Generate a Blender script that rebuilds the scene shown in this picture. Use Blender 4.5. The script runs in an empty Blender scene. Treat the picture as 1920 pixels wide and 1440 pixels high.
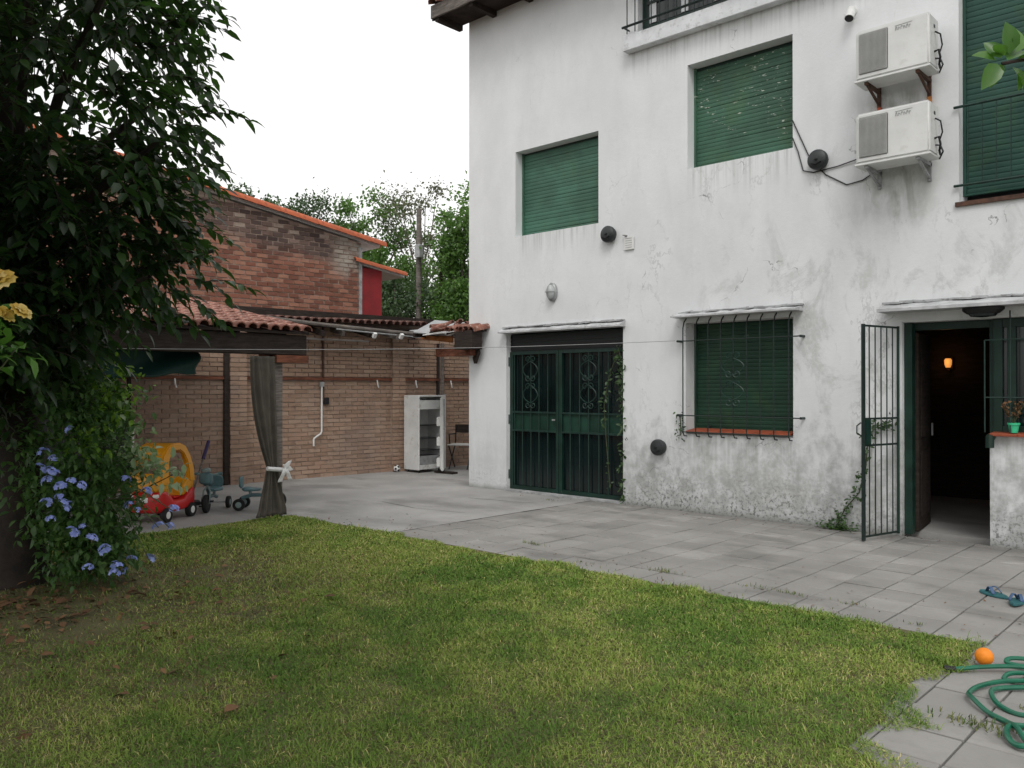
import bpy, bmesh, math, random
import numpy as np
from mathutils import Vector, Matrix, Euler
random.seed(7); rng = np.random.default_rng(11)
PI = math.pi
sc = bpy.context.scene
COL = sc.collection

# ------------------------------------------------------------------ camera
cd = bpy.data.cameras.new('camera'); cam = bpy.data.objects.new('camera', cd); COL.objects.link(cam)
cd.sensor_fit = 'HORIZONTAL'; cd.sensor_width = 36.0; cd.lens = 1570 / 1920 * 36
cd.clip_start = 0.05; cd.clip_end = 2000
CAM = Vector((9.51, -9.22, 1.55)); YAW = math.radians(42.95)
cam.location = CAM; cam.rotation_euler = (math.radians(90.29), 0, YAW)
sc.camera = cam

# ------------------------------------------------------------------ sky and sun
SUN_EL, SUN_AZ = math.radians(52), math.radians(140)      # high, behind the photographer, veiled by cloud
w = bpy.data.worlds.new('World'); sc.world = w; w.use_nodes = True
nt = w.node_tree; nt.nodes.clear()
out = nt.nodes.new('ShaderNodeOutputWorld'); bg = nt.nodes.new('ShaderNodeBackground')
sky = nt.nodes.new('ShaderNodeTexSky'); sky.sky_type = 'NISHITA'; sky.sun_disc = False
sky.sun_elevation = SUN_EL; sky.sun_rotation = SUN_AZ; sky.dust_density = 4; sky.air_density = 1.0
hsv = nt.nodes.new('ShaderNodeHueSaturation'); hsv.inputs['Saturation'].default_value = 0.10
mx = nt.nodes.new('ShaderNodeMix'); mx.data_type = 'RGBA'; mx.inputs[0].default_value = 0.72   # even cloud veil
mx.inputs[7].default_value = (13.3, 13.25, 13.25, 1)
nt.links.new(sky.outputs[0], hsv.inputs['Color']); nt.links.new(hsv.outputs[0], mx.inputs[6])
nt.links.new(mx.outputs[2], bg.inputs['Color']); bg.inputs['Strength'].default_value = 0.1
nt.links.new(bg.outputs[0], out.inputs['Surface'])
sl = bpy.data.lights.new('sun', 'SUN'); sl.energy = 1.1; sl.angle = math.radians(22); sl.color = (1, 0.97, 0.93)
so = bpy.data.objects.new('sun', sl); COL.objects.link(so)
sd = Vector((math.sin(SUN_AZ) * math.cos(SUN_EL), math.cos(SUN_AZ) * math.cos(SUN_EL), math.sin(SUN_EL)))
so.rotation_euler = (-sd).to_track_quat('-Z', 'Y').to_euler(); so.location = (8, -12, 14)
vs = sc.view_settings; vs.view_transform = 'Standard'; vs.look = 'None'; vs.exposure = 0.12; vs.gamma = 1
vs.use_curve_mapping = False
sc.render.engine = 'CYCLES'
sc.cycles.max_bounces = 5; sc.cycles.diffuse_bounces = 3; sc.cycles.glossy_bounces = 2
sc.cycles.transmission_bounces = 4; sc.cycles.transparent_max_bounces = 8

# ------------------------------------------------------------------ helpers
def link(o, parent=None):
    COL.objects.link(o)
    if parent is not None: o.parent = parent
    return o
def tag(o, label=None, cat=None, group=None, kind=None):
    if label: o['label'] = label
    if cat: o['category'] = cat
    if group: o['group'] = group
    if kind: o['kind'] = kind
    return o
def thing(name, label, cat, loc=(0, 0, 0), rz=0.0, group=None):
    o = bpy.data.objects.new(name, None); o.empty_display_size = 0.1
    o.location = loc; o.rotation_euler = (0, 0, rz); link(o)
    return tag(o, label, cat, group)
def inst(name, me, parent, loc=(0, 0, 0), rot=(0, 0, 0), scale=(1, 1, 1)):
    o = bpy.data.objects.new(name, me); o.location = loc; o.rotation_euler = rot; o.scale = scale
    return link(o, parent)

class MB:
    def __init__(s): s.v = []; s.f = []
    def add(s, vs, fs):
        b = len(s.v); s.v += [tuple(p) for p in vs]; s.f += [tuple(i + b for i in f) for f in fs]; return s
    def box(s, x0, x1, y0, y1, z0, z1):
        return s.add([(x0,y0,z0),(x1,y0,z0),(x1,y1,z0),(x0,y1,z0),(x0,y0,z1),(x1,y0,z1),(x1,y1,z1),(x0,y1,z1)],
                     [(0,3,2,1),(4,5,6,7),(0,1,5,4),(1,2,6,5),(2,3,7,6),(3,0,4,7)])
    def obox(s, c, h, rot=(0, 0, 0)):
        M = Euler(rot).to_matrix(); c = Vector(c); vs = []
        for z in (-1, 1):
            for x, y in ((-1,-1),(1,-1),(1,1),(-1,1)): vs.append(c + M @ Vector((x*h[0], y*h[1], z*h[2])))
        return s.add(vs, [(0,3,2,1),(4,5,6,7),(0,1,5,4),(1,2,6,5),(2,3,7,6),(3,0,4,7)])
    def bar(s, a, b, wx, wz, up=(0, 0, 1)):
        a = Vector(a); b = Vector(b); d = (b - a).normalized(); u = Vector(up)
        if abs(d.dot(u)) > .98: u = Vector((0, 1, 0))
        r = d.cross(u).normalized(); u = r.cross(d).normalized(); vs = []
        for p in (a, b):
            for i, j in ((-1,-1),(1,-1),(1,1),(-1,1)): vs.append(p + r*i*wx/2 + u*j*wz/2)
        return s.add(vs, [(0,3,2,1),(4,5,6,7),(0,1,5,4),(1,2,6,5),(2,3,7,6),(3,0,4,7)])
    def tube(s, pts, r, n=6, cap=True):
        pts = [Vector(p) for p in pts]; m = len(pts); rs = r if hasattr(r, '__len__') else [r]*m
        vs = []; prev = None
        for i, p in enumerate(pts):
            d = (pts[min(i+1, m-1)] - pts[max(i-1, 0)]); d = d.normalized() if d.length > 1e-9 else Vector((0,0,1))
            if prev is None:
                t = Vector((0, 0, 1)) if abs(d.z) < .9 else Vector((1, 0, 0)); u = d.cross(t).normalized()
            else:
                u = prev - d * prev.dot(d); u = u.normalized() if u.length > 1e-6 else d.orthogonal().normalized()
            prev = u; v = d.cross(u)
            for k in range(n): a = 2*PI*k/n; vs.append(p + (u*math.cos(a) + v*math.sin(a))*rs[i])
        fs = [(i*n+k, i*n+(k+1) % n, (i+1)*n+(k+1) % n, (i+1)*n+k) for i in range(m-1) for k in range(n)]
        if cap: fs += [tuple(range(n-1, -1, -1)), tuple(range((m-1)*n, m*n))]
        return s.add(vs, fs)
    def lathe(s, prof, n=20, c=(0, 0, 0), M=None, cap=True):
        c = Vector(c); vs = []; m = len(prof)
        for r, z in prof:
            for k in range(n):
                a = 2*PI*k/n; p = Vector((r*math.cos(a), r*math.sin(a), z)); p = M @ p if M else p; vs.append(c + p)
        fs = [(i*n+k, i*n+(k+1) % n, (i+1)*n+(k+1) % n, (i+1)*n+k) for i in range(m-1) for k in range(n)]
        if cap: fs += [tuple(range(n-1, -1, -1)), tuple(range((m-1)*n, m*n))]
        return s.add(vs, fs)
    def prism(s, poly, a, b, axis='y'):
        n = len(poly)
        def P(p, t): return {'y': (p[0], t, p[1]), 'x': (t, p[0], p[1]), 'z': (p[0], p[1], t)}[axis]
        vs = [P(p, a) for p in poly] + [P(p, b) for p in poly]
        fs = [tuple(range(n-1, -1, -1)), tuple(range(n, 2*n))] + [(i, (i+1) % n, n+(i+1) % n, n+i) for i in range(n)]
        return s.add(vs, fs)
    def grid(s, fn, nu, nv):
        vs = [fn(i/nu, j/nv) for j in range(nv+1) for i in range(nu+1)]
        fs = [(j*(nu+1)+i, j*(nu+1)+i+1, (j+1)*(nu+1)+i+1, (j+1)*(nu+1)+i) for j in range(nv) for i in range(nu)]
        return s.add(vs, fs)
    def mesh(s, name, mat, smooth=False, bevel=0, seg=1, fix=True):
        me = bpy.data.meshes.new(name); me.from_pydata(s.v, [], s.f)
        if fix or bevel:
            bm = bmesh.new(); bm.from_mesh(me)
            bmesh.ops.recalc_face_normals(bm, faces=bm.faces)
            if bevel:
                es = [e for e in bm.edges if len(e.link_faces) == 2 and e.calc_face_angle() > .6]
                bmesh.ops.bevel(bm, geom=es, offset=bevel, segments=seg, affect='EDGES', clamp_overlap=True)
            bm.to_mesh(me); bm.free()
        me.materials.append(mat)
        if smooth:
            me.polygons.foreach_set('use_smooth', [True]*len(me.polygons)); me.set_sharp_from_angle(angle=math.radians(40))
        me.update(); return me
    def build(s, name, mat, parent=None, loc=(0, 0, 0), rot=(0, 0, 0), **k):
        return inst(name, s.mesh(name, mat, **k), parent, loc, rot)
def B(*a): return MB().box(*a)

def np_mesh(name, V, Fq, mat, attr=None, smooth=False):
    """V (n,3), Fq (m,k) faces of equal size -> mesh"""
    me = bpy.data.meshes.new(name); n = len(V); m, k = Fq.shape
    me.vertices.add(n); me.vertices.foreach_set('co', V.astype(np.float32).ravel())
    me.loops.add(m*k); me.loops.foreach_set('vertex_index', Fq.astype(np.int32).ravel())
    me.polygons.add(m); me.polygons.foreach_set('loop_start', np.arange(0, m*k, k, dtype=np.int32))
    try: me.polygons.foreach_set('loop_total', np.full(m, k, np.int32))
    except Exception: pass
    if smooth: me.polygons.foreach_set('use_smooth', np.ones(m, bool))
    me.update(calc_edges=True)
    if attr is not None:
        a = me.color_attributes.new('tint', 'FLOAT_COLOR', 'POINT')
        c = np.ones((n, 4), np.float32); c[:, :3] = attr; a.data.foreach_set('color', c.ravel())
    me.materials.append(mat); return me
def scatter(tv, tf, R, L, S=None):
    """template verts (a,3), faces (b,k); rotations (N,3,3), locations (N,3), scales (N,) -> V, F"""
    N = len(L); a = len(tv); T = np.broadcast_to(tv, (N, a, 3))
    if S is not None: T = T * (S[:, None, None] if S.ndim == 1 else S[:, None, :])
    V = np.einsum('nij,naj->nai', R, T) + L[:, None, :]
    F = tf[None] + (np.arange(N) * a)[:, None, None]
    return V.reshape(-1, 3), F.reshape(-1, tf.shape[1])
def frames(D, U):
    """rotation matrices whose local +Y is D and local +Z is near U"""
    D = D / np.linalg.norm(D, axis=1, keepdims=True)
    X = np.cross(D, U); X /= np.linalg.norm(X, axis=1, keepdims=True) + 1e-9
    Z = np.cross(X, D); return np.stack([X, D, Z], axis=2)
def unit(n): v = rng.normal(size=(n, 3)); return v / np.linalg.norm(v, axis=1, keepdims=True)
def vnoise(x, y, s=1.0, seed=0):
    g = np.random.default_rng(seed).random((64, 64)); x = np.asarray(x)*s; y = np.asarray(y)*s
    xi = np.floor(x).astype(int); yi = np.floor(y).astype(int); fx = x-xi; fy = y-yi
    fx = fx*fx*(3-2*fx); fy = fy*fy*(3-2*fy); a = lambda i, j: g[(xi+i) % 64, (yi+j) % 64]
    return (a(0,0)*(1-fx)+a(1,0)*fx)*(1-fy) + (a(0,1)*(1-fx)+a(1,1)*fx)*fy

# ------------------------------------------------------------------ materials
class NT:
    def __init__(s, name):
        s.m = bpy.data.materials.new(name); s.m.use_nodes = True; s.t = s.m.node_tree
        s.b = s.t.nodes['Principled BSDF']; s.o = s.t.nodes['Material Output']
    def n(s, ty, **k):
        nd = s.t.nodes.new(ty)
        for a, v in k.items(): setattr(nd, a, v)
        return nd
    def set(s, nd, i, v):
        if hasattr(v, 'is_output') or hasattr(v, 'links'): s.t.links.new(v, nd.inputs[i])
        else: nd.inputs[i].default_value = v
    def obj(s): return s.n('ShaderNodeTexCoord').outputs['Object']
    def gen(s): return s.n('ShaderNodeTexCoord').outputs['Generated']
    def mapv(s, v, sc=(1, 1, 1), lo=(0, 0, 0)):
        m = s.n('ShaderNodeMapping'); s.set(m, 0, v); m.inputs[3].default_value = sc; m.inputs[1].default_value = lo; return m.outputs[0]
    def noise(s, v, scale=5, det=4, rough=.55, dist=0):
        m = s.n('ShaderNodeTexNoise'); s.set(m, 'Vector', v); m.inputs['Scale'].default_value = scale
        m.inputs['Detail'].default_value = det; m.inputs['Roughness'].default_value = rough; m.inputs['Distortion'].default_value = dist
        return m.outputs[0]
    def math(s, op, a, b=0.0, c=None, clamp=False):
        m = s.n('ShaderNodeMath', operation=op, use_clamp=clamp); s.set(m, 0, a); s.set(m, 1, b)
        if c is not None: s.set(m, 2, c)
        return m.outputs[0]
    def ss(s, v, a, b, lo=0.0, hi=1.0):
        m = s.n('ShaderNodeMapRange', interpolation_type='SMOOTHSTEP'); s.set(m, 0, v)
        for i, x in zip((1, 2, 3, 4), (a, b, lo, hi)): m.inputs[i].default_value = x
        return m.outputs[0]
    def mix(s, f, a, b, mode='MIX'):
        m = s.n('ShaderNodeMix', data_type='RGBA', blend_type=mode); s.set(m, 0, f)
        for i, x in ((6, a), (7, b)): s.set(m, i, x if not isinstance(x, tuple) else (*x[:3], 1))
        return m.outputs[2]
    def ramp(s, f, cols):
        r = s.n('ShaderNodeValToRGB'); s.set(r, 0, f); e = r.color_ramp.elements
        while len(e) < len(cols): e.new(.5)
        for q, (p, c) in zip(e, cols): q.position = p; q.color = (*c, 1)
        return r.outputs[0]
    def rnd(s):
        oi = s.n('ShaderNodeObjectInfo').outputs['Random']; ge = s.n('ShaderNodeNewGeometry').outputs['Random Per Island']
        return s.math('FRACT', s.math('ADD', oi, ge))
    def sep(s, v): m = s.n('ShaderNodeSeparateXYZ'); s.set(m, 0, v); return m.outputs
    def bump(s, h, st=.3, d=.01):
        m = s.n('ShaderNodeBump'); m.inputs['Strength'].default_value = st; m.inputs['Distance'].default_value = d
        s.set(m, 'Height', h); s.t.links.new(m.outputs[0], s.b.inputs['Normal'])
    def fin(s, col, rough=.8, metal=0, spec=.4):
        s.set(s.b, 'Base Color', col if not isinstance(col, tuple) else (*col[:3], 1)); s.set(s.b, 'Roughness', rough)
        s.b.inputs['Metallic'].default_value = metal; s.b.inputs['Specular IOR Level'].default_value = spec; return s.m

def m_simple(name, col, rough=.6, var=.25, scale=8, bump=.15, metal=0, spec=.4, dirt=None, obj=False):
    s = NT(name); v = s.obj(); n1 = s.noise(v, scale, 5); f = s.ss(n1, .3, .7)
    dk = tuple(c*(1-var) for c in col); lt = tuple(min(1, c*(1+var*.6)) for c in col)
    c = s.mix(f, dk, lt)
    if obj:
        r = s.rnd(); c = s.mix(s.math('MULTIPLY', r, .5), c, tuple(x*.6 for x in col))
    if dirt:
        c = s.mix(s.ss(s.noise(v, scale*2.3, 6, .7), .52, .68), c, dirt)
    if bump: s.bump(s.noise(v, scale*6, 4), bump, .004)
    return s.fin(c, s.ss(n1, .2, .8, rough*.85, min(1, rough*1.15)), metal, spec)

def m_leaf(name, cols, rough=.4, trans=.25, spec=.5):
    s = NT(name); r = s.rnd(); v = s.obj()
    c = s.ramp(s.math('ADD', s.math('MULTIPLY', r, .75), s.math('MULTIPLY', s.noise(v, 1.6, 2), .28)), [(i/(len(cols)-1), q) for i, q in enumerate(cols)])
    s.fin(c, rough, 0, spec)
    if trans:
        tr = s.n('ShaderNodeBsdfTranslucent'); s.set(tr, 0, s.mix(.5, c, (cols[-1][0]*1.3, cols[-1][1]*1.6, cols[-1][2]*.8)))
        mxs = s.n('ShaderNodeMixShader'); mxs.inputs[0].default_value = trans
        s.t.links.new(s.b.outputs[0], mxs.inputs[1]); s.t.links.new(tr.outputs[0], mxs.inputs[2]); s.t.links.new(mxs.outputs[0], s.o.inputs[0])
    return s.m

def m_plaster():
    s = NT('old_white_plaster'); v = s.obj(); X, Y, Z = s.sep(v)[:3]
    big = s.noise(s.mapv(v, (.9, .9, .55)), 1.5, 5, .6); med = s.noise(v, 6, 5, .65); fine = s.noise(v, 24, 5, .72)
    streak = s.noise(s.mapv(v, (2.6, 1, .75)), 1.5, 6, .64, .6)
    base = s.mix(s.ss(big, .3, .7), (.66, .675, .68), (.745, .76, .765))
    base = s.mix(s.math('MULTIPLY', s.ss(streak, .45, .75), .16), base, (.5, .51, .5))
    right = s.ss(X, 2.6, 3.3, .25, 1.0)
    # rising damp: grey, blotchy, ragged upper rim
    zz = s.math('ADD', Z, s.math('MULTIPLY', s.math('SUBTRACT', streak, .5), -2.4))
    zz = s.math('ADD', zz, s.math('MULTIPLY', s.math('SUBTRACT', med, .5), -1.2))
    low = s.ss(zz, 1.35, .1)
    low = s.math('MULTIPLY', s.math('MULTIPLY', low, right), s.ss(med, .3, .62, .45, 1.0))
    c = s.mix(s.math('MULTIPLY', low, .88), base, (.31, .315, .305))
    # drier patches higher on the right of the wall
    pm = s.noise(s.mapv(v, (1.3, 1, .8), (3.1, 0, 1.7)), 1.7, 7, .68, .5)
    pm = s.math('MULTIPLY', s.ss(pm, .50, .62), s.ss(X, 3.2, 5.0))
    pm = s.math('MULTIPLY', pm, s.ss(Z, 4.3, 2.4)); pm = s.math('MULTIPLY', pm, s.ss(fine, .3, .6, .45, 1.0))
    c = s.mix(s.math('MULTIPLY', pm, .5), c, (.37, .37, .355))
    dn = s.noise(s.mapv(v, (9, 1, .35)), 2.0, 5, .6)
    for (xa, xb, zt, ln_) in ((3.9, 5.36, .97, .75), (3.95, 5.33, 4.3, .5), (1.0, 2.55, 3.81, .4), (7.35, 8.7, 1.08, .6), (3.05, 6.2, 6.0, .45)):
        dm = s.math('MULTIPLY', s.math('MULTIPLY', s.ss(X, xa-.05, xa+.05), s.ss(X, xb+.05, xb-.05)), s.math('MULTIPLY', s.ss(Z, zt-ln_, zt), s.ss(Z, zt+.03, zt)))
        c = s.mix(s.math('MULTIPLY', s.math('MULTIPLY', dm, s.ss(dn, .42, .68)), .5), c, (.33, .33, .315))
    rim = s.noise(s.mapv(v, (1.5, 1, .8), (7, 0, 2)), 1.4, 7, .66, .15)
    rim = s.math('MULTIPLY', s.ss(s.math('ABSOLUTE', s.math('SUBTRACT', rim, .53)), .02, .0), s.ss(big, .5, .62))
    rim = s.math('MULTIPLY', rim, s.ss(Z, 5.0, 3.6)); rim = s.math('MULTIPLY', rim, right)
    c = s.mix(s.math('MULTIPLY', rim, .4), c, (.3, .3, .29))
    # mould flecks at the foot
    fl = s.math('MULTIPLY', s.ss(fine, .5, .6), s.ss(s.math('ADD', Z, s.math('MULTIPLY', s.math('ADD', med, s.math('MULTIPLY', s.math('SUBTRACT', big, .5), 1.2)), .85)), .98, .30))
    c = s.mix(s.math('MULTIPLY', s.math('MULTIPLY', fl, s.ss(X, 1.5, 3.2, .3, 1)), .85), c, (.075, .08, .07))
    foot = s.ss(s.math('ADD', Z, s.math('MULTIPLY', med, .12)), .16, .04)
    c = s.mix(s.math('MULTIPLY', foot, .7), c, (.16, .165, .15))
    # run-off below the lower air conditioner
    ax = s.ss(s.math('ABSOLUTE', s.math('SUBTRACT', X, 6.45)), .5, .05)
    az = s.math('MULTIPLY', s.ss(Z, 2.9, 3.8), s.ss(Z, 4.75, 4.6))
    st = s.math('MULTIPLY', s.math('MULTIPLY', ax, az), s.ss(s.math('ADD', streak, s.math('MULTIPLY', med, .4)), .55, .85))
    c = s.mix(s.math('MULTIPLY', st, .75), c, (.25, .25, .21))
    vo = s.n('ShaderNodeTexVoronoi', feature='DISTANCE_TO_EDGE'); wv = s.n('ShaderNodeVectorMath', operation='ADD')
    nz = s.n('ShaderNodeTexNoise'); s.set(nz, 'Vector', v); nz.inputs['Scale'].default_value = 2.2; nz.inputs['Detail'].default_value = 6
    s.t.links.new(v, wv.inputs[0]); s.t.links.new(nz.outputs['Color'], wv.inputs[1]); s.t.links.new(wv.outputs[0], vo.inputs['Vector']); vo.inputs['Scale'].default_value = .75
    cr = s.math('MULTIPLY', s.ss(vo.outputs['Distance'], .006, .001), s.ss(s.noise(v, .9, 2), .5, .6))
    cr = s.math('MULTIPLY', cr, s.math('MULTIPLY', right, s.ss(med, .42, .58)))
    c = s.mix(s.math('MULTIPLY', cr, .8), c, (.2, .2, .2))
    h = s.math('ADD', s.math('MULTIPLY', med, .6), s.math('ADD', s.math('MULTIPLY', fine, .35), s.math('MULTIPLY', s.math('ADD', cr, pm), -.5)))
    s.bump(h, .35, .012); return s.fin(c, .9, 0, .25)

def m_brick(name, cols, obj_noise=True):
    s = NT(name); r = s.rnd(); v = s.n('ShaderNodeNewGeometry').outputs['Position']
    c = s.ramp(r, [(i/(len(cols)-1), q) for i, q in enumerate(cols)])
    n1 = s.noise(v, 9, 5, .65); c = s.mix(s.math('MULTIPLY', s.ss(n1, .5, .72), .5), c, tuple(x*.55 for x in cols[0]))
    big = s.noise(v, .9, 4); c = s.mix(s.math('MULTIPLY', s.ss(big, .48, .7), .35), c, (.17, .14, .13))
    s.bump(s.noise(v, 45, 4), .5, .006); return s.fin(c, .92, 0, .15)

def m_weathered_brick():
    s = NT('weathered_red_brick'); r = s.rnd(); v = s.n('ShaderNodeNewGeometry').outputs['Position']; X, Y, Z = s.sep(v)[:3]
    red = s.ramp(r, [(0, (.16, .07, .05)), (.5, (.25, .105, .072)), (1, (.35, .18, .125))])
    old = s.ramp(r, [(0, (.065, .046, .042)), (.35, (.115, .08, .07)), (.7, (.18, .12, .1)), (1, (.31, .245, .2))])
    lim = s.math('ADD', s.math('MULTIPLY', Y, -.17), s.math('MULTIPLY', s.noise(v, 1.6, 4), .55))   # soot follows the verge
    up = s.ss(s.math('SUBTRACT', s.math('SUBTRACT', Z, lim), 3.80), -.18, .2)
    lime = s.math('MULTIPLY', s.ss(Y, .35, .95), s.ss(s.noise(v, 2.6, 4), .38, .55)); lime = s.math('MULTIPLY', lime, s.ss(Z, 3.6, 4.0))
    c = s.mix(up, red, old); c = s.mix(s.math('MULTIPLY', lime, .8), c, (.4, .37, .32))
    c = s.mix(s.math('MULTIPLY', s.ss(s.noise(v, 12, 5), .55, .75), .5), c, (.09, .05, .04))
    s.bump(s.noise(v, 40, 4), .5, .006); return s.fin(c, .92, 0, .15)

def m_concrete(name, col, scale=2.0, obj=True, stain=(.09, .09, .085)):
    s = NT(name); v = s.n('ShaderNodeNewGeometry').outputs['Position']
    n1 = s.noise(v, scale, 6, .62); n2 = s.noise(v, scale*9, 5, .7); n3 = s.noise(s.mapv(v, (1, 1.6, 1), (4, 2, 0)), scale*.55, 5, .6)
    c = s.mix(s.ss(n1, .3, .7), tuple(x*.78 for x in col), tuple(x*1.12 for x in col))
    c = s.mix(s.math('MULTIPLY', s.ss(s.noise(v, scale*4, 6, .7), .45, .62), .35), c, tuple(x*.66 for x in col))
    if obj: c = s.mix(s.math('MULTIPLY', s.rnd(), .55), c, tuple(x*.66 for x in col))
    c = s.mix(s.math('MULTIPLY', s.ss(n3, .5, .68), .6), c, stain)
    if obj:
        yy = s.sep(v)[1]; damp = s.math('MULTIPLY', s.ss(s.math('ADD', yy, s.math('MULTIPLY', s.math('SUBTRACT', n1, .5), 1.1)), -.55, -.05), s.ss(n2, .3, .6, .5, 1)); c = s.mix(s.math('MULTIPLY', damp, .6), c, stain)
        lim = s.math('MULTIPLY', s.ss(s.noise(s.mapv(v, (.8, 3.2, 1), (1, 5, 0)), 1.6, 5, .65), .56, .68), s.ss(yy, -2.2, -.6)); c = s.mix(s.math('MULTIPLY', lim, .5), c, tuple(min(.6, x*1.45) for x in col))
    c = s.mix(s.math('MULTIPLY', s.ss(n2, .6, .75), .35), c, tuple(x*.5 for x in col))
    s.bump(s.math('ADD', n2, s.math('MULTIPLY', s.noise(v, 90, 3), .4)), .3, .005); return s.fin(c, .85, 0, .3)

def m_tint(name, rough=.6, trans=.2):
    s = NT(name); a = s.n('ShaderNodeVertexColor'); a.layer_name = 'tint'; s.fin(a.outputs[0], rough, 0, .25)
    if trans:
        tr = s.n('ShaderNodeBsdfTranslucent'); s.t.links.new(a.outputs[0], tr.inputs[0]); q = s.n('ShaderNodeMixShader'); q.inputs[0].default_value = trans
        s.t.links.new(s.b.outputs[0], q.inputs[1]); s.t.links.new(tr.outputs[0], q.inputs[2]); s.t.links.new(q.outputs[0], s.o.inputs[0])
    return s.m

def m_shutter(name, col, peel):
    s = NT(name); v = s.n('ShaderNodeNewGeometry').outputs['Position']; r = s.rnd()
    c = s.mix(s.ss(s.noise(v, 2.2, 4), .3, .7), tuple(x*.75 for x in col), tuple(x*1.2 for x in col))
    c = s.mix(s.math('MULTIPLY', r, .3), c, tuple(x*.6 for x in col))
    moss = s.ss(s.noise(v, 3.1, 3), .5, .7); c = s.mix(s.math('MULTIPLY', moss, .22), c, (.06, .12, .03))
    if peel:
        p = s.math('MULTIPLY', s.ss(s.noise(s.mapv(v, (6, 1, 17)), 2.0, 4, .7), .63, .66), s.ss(s.noise(v, 1.9, 2), 1-peel, 1-peel+.12))
        c = s.mix(p, c, (.42, .45, .38))
    s.bump(s.noise(s.mapv(v, (2, 2, 20)), 12, 3), .15, .003); return s.fin(c, .55, 0, .4)

def m_wood(name, col, scale=1.0):
    s = NT(name); v = s.n('ShaderNodeNewGeometry').outputs['Position']
    g = s.noise(s.mapv(v, (3, 3, 22)), 2*scale, 6, .65); n = s.noise(v, 3.0, 4)
    c = s.mix(s.ss(g, .35, .65), tuple(x*.6 for x in col), tuple(x*1.3 for x in col)); c = s.mix(s.math('MULTIPLY', s.ss(n, .45, .7), .5), c, tuple(x*.5 for x in col))
    s.bump(g, .3, .006); return s.fin(c, .8, 0, .25)

def m_glass(name, col):
    s = NT(name); v = s.obj(); c = s.mix(s.ss(s.noise(v, 1.6, 4), .3, .7), col, tuple(x*2.2 for x in col)); return s.fin(c, .18, 0, .6)

M = {}
M['plaster'] = m_plaster()
M['plaster_in'] = m_simple('painted_plaster', (.68, .70, .71), .9, .12, 3, .2, dirt=None)
M['render_grey'] = m_simple('grey_cement_render', (.36, .37, .37), .9, .3, 7, .5, dirt=(.2, .2, .2))
M['slab_white'] = m_simple('white_painted_slab', (.66, .68, .69), .85, .14, 4, .3, dirt=(.48, .49, .49))
M['ledge'] = m_simple('grey_white_ledge', (.46, .47, .475), .9, .25, 6, .4, dirt=(.32, .32, .32))
M['green_paint'] = m_simple('dark_green_paint', (.0055, .028, .019), .42, .35, 5, .12, spec=.45)
M['green_band'] = m_simple('mid_green_paint', (.008, .042, .026), .45, .35, 5, .12, spec=.45)
M['green_bar'] = m_simple('green_bar_paint', (.012, .036, .028), .45, .3, 20, .1)
M['dark_bar'] = m_simple('black_green_iron', (.012, .024, .02), .5, .3, 20, .1)
M['gate_glass'] = m_glass('dark_glass_green', (.002, .006, .006))
M['sh1'] = m_shutter('shutter_green', (.05, .135, .092), 0)
M['sh2'] = m_shutter('peeling_shutter_green', (.042, .112, .07), .62)
M['sh3'] = m_shutter('ground_shutter_green', (.012, .05, .029), .36)
M['sh4'] = m_shutter('tall_shutter_green', (.014, .062, .046), 0)
M['terracotta'] = m_simple('red_sill_tile', (.36, .085, .04), .55, .3, 9, .2, obj=True)
M['rooftile'] = m_simple('old_roof_tile', (.235, .095, .066), .85, .5, 7, .5, obj=True, dirt=(.38, .30, .25))
M['mosstile'] = m_simple('blackened_roof_tile', (.15, .07, .055), .9, .5, 7, .5, obj=True, dirt=(.28, .22, .18))
M['coping'] = m_simple('orange_verge_tile', (.47, .115, .045), .75, .3, 4, .3, obj=True, dirt=(.28, .08, .04))
M['brick'] = m_brick('tan_brick', [(.28, .187, .135), (.325, .22, .16), (.345, .228, .165), (.345, .245, .185), (.385, .27, .2)])
M['mortar'] = m_concrete('brick_mortar', (.36, .285, .23), 4, False)
M['wbrick'] = m_weathered_brick()
M['wmortar'] = m_concrete('pale_mortar', (.36, .27, .22), 4, False, (.12, .07, .05))
M['slab'] = m_concrete('paving_concrete', (.315, .305, .288), 1.6, True, (.13, .126, .116))
M['floor'] = m_concrete('poured_concrete', (.335, .328, .315), 1.1, False, (.15, .146, .138))
M['joint'] = m_concrete('joint_dirt', (.13, .128, .115), 7, False, (.035, .035, .028))
M['soil'] = m_concrete('lawn_soil', (.12, .11, .05), 3, False, (.03, .025, .015))
M['ground'] = m_concrete('bare_ground', (.09, .075, .05), .4, False)
M['oldwood'] = m_wood('dark_old_timber', (.035, .026, .022))
M['greywood'] = m_wood('grey_timber', (.16, .14, .125))
M['redwood'] = m_wood('red_brown_timber', (.16, .06, .035))
M['orangewood'] = m_wood('orange_plank', (.38, .15, .05))
M['white_metal'] = m_simple('white_enamel', (.66, .67, .66), .38, .1, 3, .05, dirt=(.48, .47, .42))
M['ac'] = m_simple('air_conditioner_white', (.66, .665, .65), .45, .08, 3, .04, dirt=(.6, .6, .575))
M['grille'] = m_simple('grey_grille', (.36, .36, .35), .5, .1, 5, .05)
M['dark'] = m_simple('black_plastic', (.012, .012, .013), .5, .3, 9, .1)
M['vent'] = m_simple('charcoal_plastic', (.03, .034, .036), .45, .25, 9, .1)
M['rust'] = m_simple('rusty_iron', (.09, .045, .03), .8, .5, 12, .4)
M['rustorange'] = m_simple('orange_rust_streak', (.42, .17, .05), .8, .3, 14, .2)
M['rustred'] = m_simple('red_lead_paint', (.42, .09, .04), .7, .3, 14, .2)
M['galv'] = m_simple('galvanised_grey', (.33, .34, .34), .45, .25, 10, .1, metal=.3)
M['curtain'] = m_simple('taupe_curtain_cloth', (.085, .075, .062), .95, .25, 5, .3)
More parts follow.
